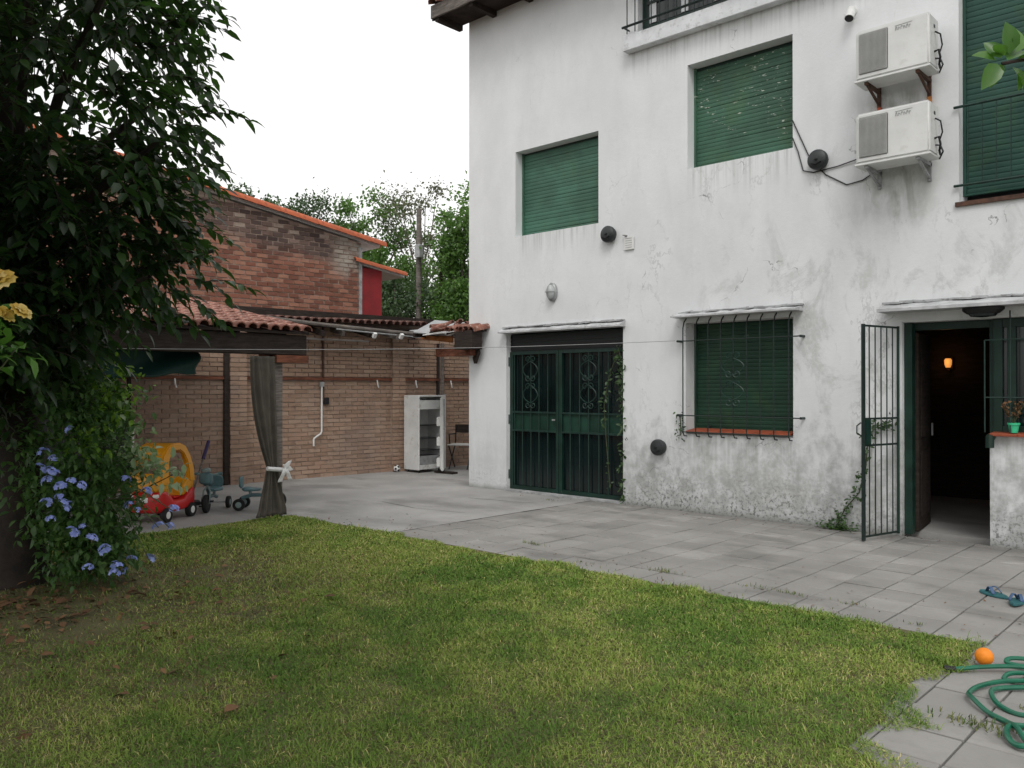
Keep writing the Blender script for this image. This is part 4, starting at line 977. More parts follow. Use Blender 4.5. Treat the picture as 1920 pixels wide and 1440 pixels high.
up = thing('utility_pole', 'old wooden utility pole with a grey box in front of the trees', 'pole', (-9.0, 6.69, 0))
MB().tube([(0,0,-.1),(0,0,3.5),(.02,0,6.75)], [.10,.088,.072], 10).build('shaft', M['greywood'], up, smooth=True)
B(.06, .26, -.2, -.05, 5.3, 5.68).build('meter_box', M['galv'], up, bevel=.01)
q = MB().tube([(-8.55,7.15,-.1),(-8.55,7.15,5.6)], .05, 8).build('thin_pole', M['oldwood']); tag(q, 'thin dark pole right of the utility pole', 'pole')

# ================================================================== the big tree on the left
tree = thing('garden_tree', 'dark glossy leaved tree with drooping twigs at the left edge', 'tree', (2.0, -7.05, 0))
def wv(lat, dep, z): return np.array([CAM.x + math.cos(YAW)*lat - math.sin(YAW)*dep, CAM.y + math.sin(YAW)*lat + math.cos(YAW)*dep, z])
TO = np.array([2.0, -7.05, 0.])
tm = MB(); tm.tube([(0,0,-.08),(.0,.02,.25),(-.03,.06,.8),(-.06,.02,1.5),(0,-.05,2.3),(.05,-.1,3.4),(0,0,4.6)], [.36,.25,.21,.19,.165,.11,.04], 12)
for (lat, dp, z, r0) in ((-2.6,6.2,3.4,.07),(-2.5,5.4,4.4,.06),(-3.4,4.4,4.2,.07),(-4.6,5.0,4.6,.07),(-2.5,7.0,2.7,.05),(-3.0,7.4,4.2,.06),(-5,7,4,.06),(-2.6,6.0,2.35,.045),(-4,3.2,3.8,.05),(-2.6,2.2,4.6,.08),(-3.3,5.9,5.4,.06)):  # limbs towards the photographer's side carry the added, unseen crown
    e = Vector(wv(lat, dp, z) - TO); s0 = Vector((-.03,.0,min(2.6, z*.5+.35))); mid = s0.lerp(e, .5) + Vector((0,0,.25))
    tm.tube([s0, s0.lerp(mid,.5), mid, e], [r0, r0*.8, r0*.6, .015], 7, False)
tm.build('trunk', M['bark'], tree, smooth=True)
def crown_twigs():
    P = []; D = []
    # ellipsoid blobs in (lateral, depth, z): crown at left; unseen blobs over the photographer's side added to shade the lawn
    bl = [(-3.60,6.3,3.75,1.28,1.4,1.75,390),(-3.45,6.1,4.9,1.15,1.3,1.3,250),(-4.9,5.2,4.2,1.8,2.0,1.7,320),(-3.3,6.5,2.75,.85,.9,.75,190),(-4.0,6.6,2.3,1.1,.9,.8,210),(-4.4,3.2,4.0,1.5,1.6,1.3,240),(-2.8,1.9,4.7,2.4,1.9,1.1,800),(-1.3,.4,4.3,1.8,1.7,.9,520),(-2.6,3.6,4.9,1.7,1.3,.7,420),(-3.9,6.0,2.0,.9,.9,.55,120),(-4.2,6.2,1.75,.55,.5,.45,70)]
    for (a, b, c, ra, rb, rc, n) in bl:
        u = unit(n); r_ = rng.uniform(.25, 1.0, n)[:, None]**.5; q = u*r_
        for k in range(n):
            P.append(wv(a + q[k,0]*ra, b + q[k,1]*rb, c + q[k,2]*rc)); d = np.array([math.cos(YAW)*q[k,0] - math.sin(YAW)*q[k,1], math.sin(YAW)*q[k,0] + math.cos(YAW)*q[k,1], q[k,2]*.4]); D.append(d/np.linalg.norm(d))
    return np.array(P), np.array(D)
TP, TD = crown_twigs()
# explicit outline sprays on the right-hand side (lateral, depth, z)
ex = [(-2.45,6.3,4.35,1,.25),(-2.4,6.2,4.1,1,.2),(-2.38,6.25,3.85,1,.1),(-2.22,6.3,3.62,1,.25),(-2.42,6.2,3.5,1,0),(-2.4,6.3,3.3,1,-.1),(-2.4,6.3,3.1,1,.1),(-2.45,6.3,2.95,.8,-.2),(-2.35,6.2,2.55,.8,-.2),(-2.25,6.2,2.32,.8,-.25),(-2.35,6.1,2.22,.7,-.3),(-2.6,6.1,2.2,.6,-.4),(-2.85,6.1,2.15,.5,-.4),(-3.05,6.0,2.1,.3,-.5)]
EP = np.array([wv(a,b,c) for a,b,c,_,_ in ex]); ED = np.array([[math.cos(YAW)*r_ , math.sin(YAW)*r_, z_] for *_, r_, z_ in ex])
twm = MB(); LP_ = []; LD_ = []; LU_ = []; LS_ = []; hero = []
def spray(p, d, ishero):
    n = random.randint(9, 13); L_ = random.uniform(.34, .5); d = Vector(d).normalized(); side = d.cross(Vector((0,0,1)))
    side = side.normalized() if side.length > .05 else Vector((1,0,0)); pts = []
    for i in range(5): t = i/4; pts.append(Vector(p) + d*L_*(t-.45) + Vector((0,0,-.10*t*t + .03*math.sin(t*3))))
    twm.tube([q - Vector(TO) for q in pts], [.005,.004,.0035,.003,.002], 4, False)
    for k in range(n):
        t = (k+.6)/n; i = min(3, int(t*4)); q = pts[i].lerp(pts[i+1], t*4-i); s = 1 if k % 2 else -1
        ld = d*random.uniform(.35,.8) + side*s*random.uniform(.5,1.0) + Vector((0,0,random.uniform(-.55,.22)))
        if k == n-1: ld = d + Vector((0,0,-.3))
        u = Vector((random.gauss(0,.35), random.gauss(0,.35), 1)); sz = random.uniform(.10,.15)
        (hero if ishero else LP_).append((q, ld.normalized(), u, sz))
for p, d in zip(TP, TD):
    dd = d + rng.normal(size=3)*.5; dd[2] -= .25; spray(p, dd, False)
for p, d in zip(EP, ED):
    spray(p, d + rng.normal(size=3)*.12, True); spray(p + rng.normal(size=3)*.10, d + rng.normal(size=3)*.35, True)
tag(twm.build('twigs', M['bark'], tree, fix=False), kind='stuff')
Q = np.array([tuple(a[0]) for a in LP_]) - TO; DD = np.array([tuple(a[1]) for a in LP_]); UU = np.array([tuple(a[2]) for a in LP_]); SS = np.array([a[3] for a in LP_])
V, F = scatter(LV3, LF3, frames(DD, UU), Q, SS)
tag(inst('crown', np_mesh('crown', V, F, M['leaf_dark'], smooth=True), tree), kind='stuff')
hl_me = one_leaf('leaf', M['leaf_dark'])
def leaf_obj(me, parent, q, d, u, s, off=Vector((0,0,0))):
    R_ = frames(np.array([tuple(d)]), np.array([tuple(u)]))[0]; m4 = Matrix([list(map(float, r_)) for r_ in R_]).to_4x4()
    o = bpy.data.objects.new('leaf', me); o.matrix_local = Matrix.Translation(Vector(q) - off) @ m4 @ Matrix.Diagonal((s, s, s, 1)); link(o, parent)
    o.location = Vector(q) - off; return o
for (q, d, u, s) in hero[:300]: leaf_obj(hl_me, tree, q, d, u, s, Vector(TO))
# dead leaves on the worn earth below it
n = 650; a = rng.uniform(0, 2*PI, n); r_ = np.abs(rng.normal(0, 1.25, n)); X_ = 2.8 + r_*np.cos(a); Y_ = -7.4 + r_*np.sin(a)*.8
k = (X_ > .65) & (Y_ < -3.7); X_, Y_ = X_[k], Y_[k]; n = len(X_)
D_ = unit(n); D_[:, 2] *= .25; U_ = unit(n)*.35 + np.array([0,0,1])
V, F = scatter(LV3, LF3, frames(D_, U_), np.stack([X_, Y_, rng.uniform(.015, .04, n)], 1), rng.uniform(.04, .10, n))
tag(inst('leaf_litter', np_mesh('leaf_litter', V, F, M['dry'], smooth=True), None), 'brown dead leaves scattered on the bare earth under the dark tree', 'leaf litter', kind='stuff')
n = 260; X_ = rng.uniform(1.0, 9.4, n); Y_ = -3.6 + np.abs(rng.normal(0, .55, n)); Y_[:60] = -rng.uniform(.03, .35, 60); D_ = unit(n); D_[:, 2] *= .15
V, F = scatter(LV3, LF3, frames(D_, unit(n)*.3 + np.array([0,0,1])), np.stack([X_, Y_, np.full(n, .009)], 1), rng.uniform(.012, .035, n))
tag(inst('leaf_crumbs', np_mesh('leaf_crumbs', V, F, M['dry'], smooth=True), None), 'tiny dry leaf crumbs strewn over the grey paving', 'leaf litter', kind='stuff')
dl = one_leaf('fallen_leaf', M['dry'])
for (x, y, rz, s, lb) in ((5.86,-7.27,.4,.11,'curled red brown fallen leaf lying alone on the lower lawn'), (3.35,-6.55,2.1,.10,'pale brown fallen leaf nearest the blue flowered shrub'), ):
    o = inst('fallen_leaf', dl, None, (x, y, .04), (.2, .35, rz), (s, s, s)); tag(o, lb, 'leaf')

# ================================================================== flowering shrubs on the left
def shrub(name, label, base, blobs, n, size, mat, tv=LV3, tf=LF3, stems=14, droop=.2):
    t = thing(name, label, 'shrub', tuple(base)); b0 = np.array(base); m = MB(); P = []
    for (c, r_, k) in blobs:
        u = unit(k); P.append(np.array(c) + u*(rng.uniform(.2, 1, k)[:, None]**.5)*np.array(r_))
    P = np.concatenate(P); idx = rng.choice(len(P), stems, replace=False)
    for i in idx:
        e = Vector(P[i] - b0); m.tube([(random.gauss(0,.08),random.gauss(0,.08),-.02), e*.5 + Vector((0,0,.15)), e], [.012,.008,.003], 5, False)
    m.build('stem', M['stem'], t)
    per = max(1, n//len(P)); L_ = np.repeat(P, per, 0) + rng.normal(size=(len(P)*per, 3))*.06; D_ = unit(len(L_)) + (L_ - np.mean(P, 0))*.5; D_[:, 2] -= droop
    V, F = scatter(tv, tf, frames(D_, unit(len(L_))*.5 + np.array([0,0,1])), L_ - b0, rng.uniform(.6, 1.25, len(L_))*size)
    tag(inst('foliage', np_mesh('foliage', V, F, M[mat], smooth=True), t), kind='stuff'); return t
pb = shrub('plumbago', 'leafy green shrub with clusters of pale blue flowers', (2.25,-6.55,0), [(wv(-3.45,6.5,1.0),(.45,.45,.62),260),(wv(-3.3,6.6,.6),(.40,.45,.5),240),(wv(-3.3,6.6,1.45),(.28,.35,.30),110),(wv(-3.25,6.4,.35),(.32,.35,.3),120)], 5600, .07, 'leaf_plumb')
# flower heads: five flat petals to a floret, a dozen florets to a head
def flower_head(seed, mat):
    r = random.Random(seed); V = []; F = []
    for k in range(11):
        th = r.uniform(0, 2*PI); ph = r.uniform(0, 1.25); n_ = Vector((math.sin(ph)*math.cos(th), math.sin(ph)*math.sin(th), math.cos(ph))); c = n_*.032*r.uniform(.8,1.15)
        u = n_.orthogonal().normalized(); v = n_.cross(u)
        for p in range(5):
            a = 2*PI*p/5; d = u*math.cos(a) + v*math.sin(a); s = n_.cross(d); b = len(V)
            V += [c, c + d*.009 + s*.006 + n_*.002, c + d*.0165 + n_*.001, c + d*.009 - s*.006 + n_*.002]; F += [(b, b+1, b+2), (b, b+2, b+3)]
    return np_mesh('flower_cluster', np.array([tuple(v) for v in V]), np.array(F), mat)
fh = [flower_head(k, M['petal_blue']) for k in range(4)]
fpx = [(82,852),(75,880),(95,885),(105,890),(90,905),(115,915),(135,905),(152,912),(112,935),(118,945),(128,948),(88,945),(122,955),(95,975),(155,990),(135,1000),(172,1012),(198,1033),(247,1050),(280,1050),(218,1065),(238,1072),(165,1065),(215,1078),(275,925),(243,950),(258,958),(298,989),(318,989),(132,808),(325,958),(235,902),(100,862)]
for i, (px, py) in enumerate(fpx):
    dp = random.uniform(5.75, 6.15); 
    if px > 230: dp = random.uniform(6.2, 6.6)
    q = Vector(wv((px-960)/1570*dp, dp, 1.55 - (py-728)/1570*dp)) - Vector((2.25,-6.55,0)); s = random.uniform(.9, 1.45)
    inst('flower_cluster', random.choice(fh), pb, q, (random.uniform(-.3,.9), random.uniform(-.5,.5), random.uniform(0,6)), (s,s,s))
m = MB()
for (px, py) in ((247,1050),(280,1050),(318,989),(298,989),(325,958),(275,925),(198,1033),(165,1065)):
    e = Vector(wv((px-960)/1570*6.35, 6.35, 1.55-(py-728)/1570*6.35)) - Vector((2.25,-6.55,0)); s0 = Vector(wv(-3.1,6.4,.7)) - Vector((2.25,-6.55,0)); m.tube([s0, s0.lerp(e,.5)+Vector((0,0,.12)), e], .004, 4, False)
m.build('flower_stem', M['stem'], pb)
pv = shrub('variegated_shrub', 'shrub with pale streaked leaves poking out before the gallery', (1.9,-6.75,0), [(wv(-3.2,6.8,1.30),(.22,.28,.2),20),(wv(-3.1,6.8,1.05),(.26,.3,.12),22),(wv(-2.85,6.8,.86),(.18,.2,.06),10)], 380, .085, 'leaf_pale', stems=5)
ll = shrub('lime_shrub', 'young shoot with bright lime green leaves beside the cupboard', (1.6,-6.1,0), [(wv(-3.2,6.8,1.58),(.14,.14,.16),26),(wv(-3.2,6.7,1.36),(.16,.14,.09),26),(wv(-3.3,6.5,1.15),(.2,.2,.12),22)], 360, .085, 'leaf_lime', stems=5)
# yellow rose close by on the left edge
ro = shrub('rose_bush', 'rose bush with large yellow blooms at the left edge', tuple(wv(-3.4,3.9,0)), [(wv(-2.50,4.05,1.76),(.10,.15,.08),22),(wv(-2.8,4.2,1.7),(.22,.25,.25),50)], 200, .085, 'leaf_branch', stems=8)
def bloom(seed):
    r = random.Random(seed); V = []; F = []
    for ring, (n_, op, L_) in enumerate(((4,.35,.045),(5,.75,.06),(6,1.15,.065))):
        for k in range(n_):
            a = 2*PI*k/n_ + ring*.5 + r.uniform(-.2,.2); d = Vector((math.cos(a)*math.sin(op), math.sin(a)*math.sin(op), math.cos(op))); s = Vector((-math.sin(a), math.cos(a), 0)); up_ = s.cross(d)
            b = len(V)
            for t, w_, cu_ in ((0,.008,0),(.4,.024,-.006),(.75,.03,-.004),(1,.016,.008)):
                for q in (-1, 0, 1): V.append(d*L_*t + s*w_*q + up_*(cu_ + .008*abs(q)) + Vector((0,0,0)))
            for i in range(3):
                for j in range(2): F.append((b+i*3+j, b+i*3+j+1, b+i*3+j+4, b+i*3+j+3))
    return np_mesh('bloom', np.array([tuple(v) for v in V]), np.array(F), M['petal_yellow'], smooth=True)
for i, (px, py, s) in enumerate(((2,530,1.15),(36,587,.85),(6,592,.8))):
    q = Vector(wv((px-960)/1570*4.0, 4.0, 1.55-(py-728)/1570*4.0)) - Vector(wv(-3.4,3.9,0)); inst('bloom', bloom(i), ro, q, (.5,.6,i*1.3), (s,s,s))
# climbers
def climber(name, label, pts, n, size, spread, y=-.02, mat='ivy'):
    t = thing(name, label, 'climber', (pts[0][0], 0, 0)); m = MB(); b0 = Vector((pts[0][0], 0, 0)); P = [Vector((p[0], y if len(p) < 3 else p[2], p[1])) for p in pts]
    m.tube([p - b0 for p in P], .007, 5); m.build('stem', M['stem'], t); L_ = []
    for _ in range(n):
        i = random.randrange(len(P)-1); q = P[i].lerp(P[i+1], random.random()) + Vector((random.gauss(0,spread), random.uniform(-.05,.0), random.gauss(0,spread))); L_.append(tuple(q - b0))
    L_ = np.array(L_); D_ = unit(n); D_[:, 2] -= .3; D_[:, 1] -= .3
    V, F = scatter(LV3, LF3, frames(D_, unit(n)*.5 + np.array([0,-1,.3])), L_, rng.uniform(.6, 1.3, n)*size)
    tag(inst('leaves', np_mesh('leaves', V, F, M[mat], smooth=True), t), kind='stuff')
climber('climbing_vine', 'narrow leaved vine climbing the right jamb of the garage gate', [(2.97,.0,.0),(2.93,.5,.03),(2.96,1.0,.03),(2.91,1.5,.03),(2.95,1.8,.03),(2.84,2.1,.05)], 170, .065, .026)
climber('trailing_vine', 'thin vine hanging over the right leaf of the garage gate', [(2.85,2.08,.05),(2.68,1.7,.06),(2.60,1.3,.06),(2.63,.9,.06),(2.70,.2,.06)], 60, .06, .025)
climber('wall_ivy', 'ivy creeping up the wall behind the open barred gate', [(5.83,.02),(5.92,.22),(6.08,.42),(6.15,.7),(6.18,1.05),(6.28,1.15),(6.42,1.2)], 200, .05, .035, -.02)
climber('sill_ivy', 'small ivy sprig at the lower left corner of the barred window', [(3.85,.95),(3.86,1.1),(3.84,1.22)], 36, .04, .04, -.02)
def weed(name, label, x, y, n, r, size):
    t = thing(name, label, 'weed', (x, y, 0)); L_ = np.stack([rng.normal(0,r,n), rng.normal(-.03,r*.35,n), np.abs(rng.normal(.03,.03,n))], 1); D_ = unit(n); D_[:,2] = np.abs(D_[:,2])*.6
    V, F = scatter(LV3, LF3, frames(D_, unit(n)*.4 + np.array([0,0,1])), L_, rng.uniform(.6,1.3,n)*size); tag(inst('leaves', np_mesh('leaves', V, F, M['leaf_plumb'], smooth=True), t), kind='stuff')
    MB().tube([(0,0,0),(.02,-.02,.06)], .004, 4).build('stem', M['stem'], t)
weed('weed', 'green weed clump at the wall foot left of the barred gate', 5.85, -.05, 160, .12, .05)
# branch of a tree by the photographer, reaching in from the right
bt_ = thing('overhanging_branch', 'green leafy branch tip reaching in at the upper right edge', 'branch', (11.2, -6.2, 0))
m = MB(); O = Vector((11.2,-6.2,0)); tipP = Vector(wv((1880-960)/1570*2.3, 2.3, 1.55+(728-118)/1570*2.3))
m.tube([(0,0,0),(.05,0,1.2),(-.1,-.1,2.2)], [.09,.07,.05], 8); m.tube([Vector((-.1,-.1,2.2)), (tipP - O).lerp(Vector((-.1,-.1,2.2)), .4) + Vector((0,0,.25)), tipP - O + Vector((.15,.12,.03)), tipP - O], [.03,.014,.008,.004], 6)
m.build('limb', M['bark'], bt_, smooth=True)
bl_ = one_leaf('leaf', M['leaf_branch'], *leaf_t(1, .62, .18, .22, 4))
RV = Vector((math.cos(YAW), math.sin(YAW), 0)); FV = Vector((-math.sin(YAW), math.cos(YAW), 0))
for (px, py, ax, az, s, fy) in ((1868,112,-.9,.35,.055,0),(1872,118,-.55,-.85,.075,-.2),(1885,118,-.3,-.6,.06,.4),(1880,108,-.5,.75,.06,.2),(1895,100,-.2,.9,.075,-.3),(1905,98,.2,.9,.085,.2),(1890,112,.7,.5,.07,.2),(1900,125,.6,-.7,.06,.1),(1908,112,.9,.2,.09,-.4),(1885,104,-.8,.5,.05,-.5),(1912,128,.2,-1,.05,.1)):
    q = Vector(wv((px-960)/1570*2.3, 2.3, 1.55+(728-py)/1570*2.3)); leaf_obj(bl_, bt_, q, (RV*ax + Vector((0,0,az)) + FV*fy), -FV*.8 + Vector((random.gauss(0,.3), random.gauss(0,.3), .6)), s*1.15, O)
# the rest of that tree stands out of frame to the right
P = np.array([0,0,3.1]) + unit(160)*np.array([.9,.9,.7])*(rng.uniform(.3,1,160)[:,None]**.5); L_ = np.repeat(P, 9, 0) + rng.normal(size=(1440,3))*.1
V, F = scatter(LV3, LF3, frames(unit(1440) - np.array([0,0,.3]), unit(1440)*.5 + np.array([0,0,1])), L_, rng.uniform(.05,.1,1440))
tag(inst('crown', np_mesh('crown', V, F, M['leaf_branch'], smooth=True), bt_), kind='stuff')

# ================================================================== things standing in the yard
# ---- refrigerator with its door open
fg = thing('refrigerator', 'old white refrigerator standing open against the brick wall', 'refrigerator', (-2.14, .80, 0), -WROT*0)
W_, Dp, Hh = .60, .42, 1.42     # local: front face towards +x, width along +y
B(-Dp, 0, 0, .03, .05, Hh).build('side_panel', M['white_metal'], fg, bevel=.006); B(-Dp, 0, W_-.03, W_, .05, Hh).build('side_panel', M['white_metal'], fg, bevel=.006)
B(-Dp, 0, .031, W_-.031, Hh-.03, Hh).build('top_panel', M['white_metal'], fg, bevel=.004); B(-Dp, -Dp+.02, .031, W_-.031, .05, Hh-.031).build('back_panel', M['hub'], fg)
B(-Dp+.021, -.01, .031, W_-.031, .06, .14).build('floor_panel', M['white_metal'], fg)
B(-.07, -.012, .032, W_-.032, 1.16, Hh-.09).build('freezer_flap', M['white_metal'], fg, bevel=.005)
for k in range(11): B(-.03, -.008, .06+k*.045, .085+k*.045, Hh-.08, Hh-.062).build('vent_slot', M['dark'], fg)
for z in (.40, .62, .86): B(-Dp+.022, -.04, .032, W_-.032, z, z+.012).build('shelf', M['gate_glass'], fg)
B(-Dp+.03, -.03, .035, W_-.035, .145, .30).build('drawer', M['teal'] if False else M['galv'], fg, bevel=.006)
for y in (.06, W_-.06):
    for x in (-.05, -Dp+.06): MB().lathe([(.018,0),(.018,.05)], 8, c=(x,y,0)).build('foot', M['dark'], fg)
dr = inst('door', B(0, .57, 0, .045, .05, Hh).mesh('door', M['white_metal'], bevel=.012, seg=2), fg, (.004, W_+.005, 0), (0, 0, math.radians(-47)))
B(.025, .545, -.02, -.002, .08, Hh-.05).build('door_liner', M['hub'], dr, bevel=.006)
for z in (.12, .50, .86): B(.05, .52, -.085, -.0205, z, z+.16).build('door_shelf', M['hub'], dr, bevel=.01)
B(.53, .56, .046, .07, .80, 1.36).build('handle', M['galv'], dr, bevel=.004); B(.0, .03, -.0, .05, Hh+.001, Hh+.02).build('hinge', M['galv'], dr)
q = B(-.02, .45, -.03, .12, .0, .035).build('plank', M['oldwood'], None, (-2.0, 1.1, 0)); tag(q, 'short dark plank on the floor under the fridge door', 'plank')
# ---- football
fb = thing('football', 'small worn black and white football beside the fridge', 'ball', (-2.62, .68, .065))
bm = bmesh.new(); bmesh.ops.create_icosphere(bm, subdivisions=3, radius=.065)
ico = bmesh.new(); bmesh.ops.create_icosphere(ico, subdivisions=1, radius=1); ctr = [v.co.normalized() for v in ico.verts if True][:42]
ico2 = bmesh.new(); bmesh.ops.create_icosphere(ico2, subdivisions=0 or 1, radius=1)
me = bpy.data.meshes.new('skin'); bm.to_mesh(me); me.materials.append(M['hub']); me.materials.append(M['dark'])
g_ = (1+5**.5)/2; vt = [Vector(v).normalized() for v in [(0,a,b*g_) for a in (1,-1) for b in (1,-1)] + [(a,b*g_,0) for a in (1,-1) for b in (1,-1)] + [(b*g_,0,a) for a in (1,-1) for b in (1,-1)]]
for p in me.polygons: p.material_index = 1 if max(p.center.normalized().dot(v) for v in vt) > .93 else 0; p.use_smooth = True
inst('skin', me, fb); bm.free(); ico.free(); ico2.free()
# ---- folding chair with white seat
ch = thing('folding_chair', 'black framed folding chair with a white seat behind the fridge door', 'chair', (-2.25, 1.98, 0), math.radians(-60))
for y in (-.2, .2):
    MB().tube([(-.22,y,.0),(.20,y,.46)], .013, 6).build('leg', M['dark'], ch); MB().tube([(.24,y*.9,.0),(-.18,y*.9,.46),(-.24,y*.9,.82)], .013, 6).build('leg', M['dark'], ch)
    MB().tube([(-.22,y,.66),(.16,y,.66),(.12,y,.48)], .012, 6).build('arm', M['dark'], ch)
B(-.2, .24, -.22, .22, .455, .475).build('seat', M['hub'], ch, bevel=.008)
B(-.26, -.24, -.2, .2, .68, .84).build('backrest', M['oldwood'], ch)
# ---- toy car
tc = thing('toy_car', 'red toy car with a yellow roof parked in the gallery', 'toy car', (-.30, -4.76, 0), math.radians(-58))
# local: +x forward, y across, z up
def loft(secs, n=28, e=.38):
    m = MB(); 
    for (x, hw, z0, z1) in secs:
        cz, hz = (z0+z1)/2, (z1-z0)/2
        for k in range(n):
            a = 2*PI*k/n; c, s = math.cos(a), math.sin(a); m.v.append((x, hw*math.copysign(abs(c)**e, c), cz + hz*math.copysign(abs(s)**e, s)))
    q = len(secs)
    m.f += [(i*n+k, i*n+(k+1) % n, (i+1)*n+(k+1) % n, (i+1)*n+k) for i in range(q-1) for k in range(n)] + [tuple(range(n-1,-1,-1)), tuple(range((q-1)*n, q*n))]
    return m
body = loft([(-.40,.10,.16,.30),(-.385,.17,.13,.34),(-.33,.205,.11,.37),(-.20,.215,.10,.30),(-.12,.218,.10,.235),(.10,.218,.10,.235),(.16,.215,.10,.33),(.24,.21,.10,.38),(.34,.20,.11,.37),(.385,.17,.13,.33),(.40,.10,.16,.28)]).build('body', M['toyred'], tc, smooth=True)
loft([(-.37,.12,.34,.40),(-.33,.19,.33,.47),(-.22,.20,.30,.48),(-.14,.19,.26,.40),(-.12,.15,.26,.34)]).build('rear_deck', M['toyyellow'], tc, smooth=True)
loft([(.15,.15,.32,.40),(.18,.195,.32,.53),(.31,.205,.34,.565),(.37,.18,.36,.53),(.385,.11,.37,.46)]).build('cowl', M['toyyellow'], tc, smooth=True)
SO = [(.35,.44),(.335,.60),(.285,.76),(.20,.86),(.08,.90),(-.06,.90),(-.18,.855),(-.265,.75),(-.32,.6),(-.35,.42)]
SI = [(.19,.44),(.19,.58),(.165,.70),(.12,.78),(.05,.815),(-.04,.815),(-.12,.775),(-.175,.69),(-.215,.57),(-.235,.42)]
for s in (-1, 1):
    m = MB(); q = len(SO); ya, yb = s*.135, s*.205
    m.v = [(x, ya*(1 if z < .7 else .97), z) for x, z in SO] + [(x, ya, z) for x, z in SI] + [(x, yb*(1 if z < .7 else .93), z) for x, z in SO] + [(x, yb*(1 if z < .7 else .95), z) for x, z in SI]
    for i in range(q-1): m.f += [(i, i+1, q+i+1, q+i), (2*q+i, 3*q+i, 3*q+i+1, 2*q+i+1), (i, 2*q+i, 2*q+i+1, i+1), (q+i, q+i+1, 3*q+i+1, 3*q+i)]
    m.f += [(0, q, 3*q, 2*q), (q-1, 2*q-1+0, 4*q-1, 3*q-1)]
    m.build('side_frame', M['toyyellow'], tc, smooth=True, bevel=.012, seg=2)
for s in ():
    y = s*.175
    path = [(.30,y*1.05,.48),(.285,y*1.05,.62),(.24,y*1.02,.76),(.17,y*.98,.835),(.06,y*.95,.865),(-.06,y*.95,.862),(-.15,y*.97,.82),(-.22,y*1.0,.72),(-.27,y*1.04,.58),(-.30,y*1.05,.44)]
    MB().tube(path, [.06,.055,.05,.048,.048,.048,.046,.042,.044,.05], 10).build('pillar', M['toyyellow'], tc, smooth=True)
loft([(-.20,.15,.77,.80),(-.15,.185,.80,.865),(-.06,.195,.84,.898),(.08,.195,.84,.90),(.18,.185,.79,.868),(.24,.16,.74,.80)], 24, .5).build('roof', M['toyyellow'], tc, smooth=True)
MB().tube([(.25,-.16,.735),(.262,0,.745),(.25,.16,.735)], .03, 8).build('windscreen_rail', M['toyyellow'], tc, smooth=True)
B(.385, .402, -.07, .07, .24, .30).build('plate', M['hub'], tc, bevel=.004)
for s in (-1, 1): B(.33, .392, s*.15-.035, s*.15+.035, .29, .335).build('headlight', M['paleteal'] if False else M['hub'], tc, bevel=.012)
MB().tube([(.13+.015*math.cos(a)*0, .085*math.cos(a), .47+.085*math.sin(a)) for a in np.linspace(0, 2*PI, 20)], .013, 6).build('steering_wheel', M['dark'], tc, smooth=True)
MB().tube([(.13,0,.47),(.2,0,.44)], .014, 6).build('steering_column', M['dark'], tc)
B(-.19, -.02, -.14, .14, .24, .27).build('seat', M['toyred'], tc, bevel=.01)
Ry = Matrix.Rotation(PI/2, 3, 'X')
def toy_wheel(parent, c, r, w_, hubm, tyr=M['tyre']):
    wl = MB().lathe([(r*.72,-w_/2),(r*.95,-w_/2),(r,-w_*.3),(r,w_*.3),(r*.95,w_/2),(r*.72,w_/2)], 22, c=c, M=Ry).build('wheel', tyr, parent, smooth=True)
    MB().lathe([(.012,-w_*.52),(r*.3,-w_*.56),(r*.70,-w_*.44),(r*.72,-w_*.3),(r*.72,w_*.3),(r*.70,w_*.44),(r*.3,w_*.56),(.012,w_*.52)], 18, c=c, M=Ry).build('hub', hubm, wl, smooth=True)
for x in (-.25, .25):
    for s in (-1, 1): toy_wheel(tc, (x, s*.205, .085), .085, .06, M['hub'])
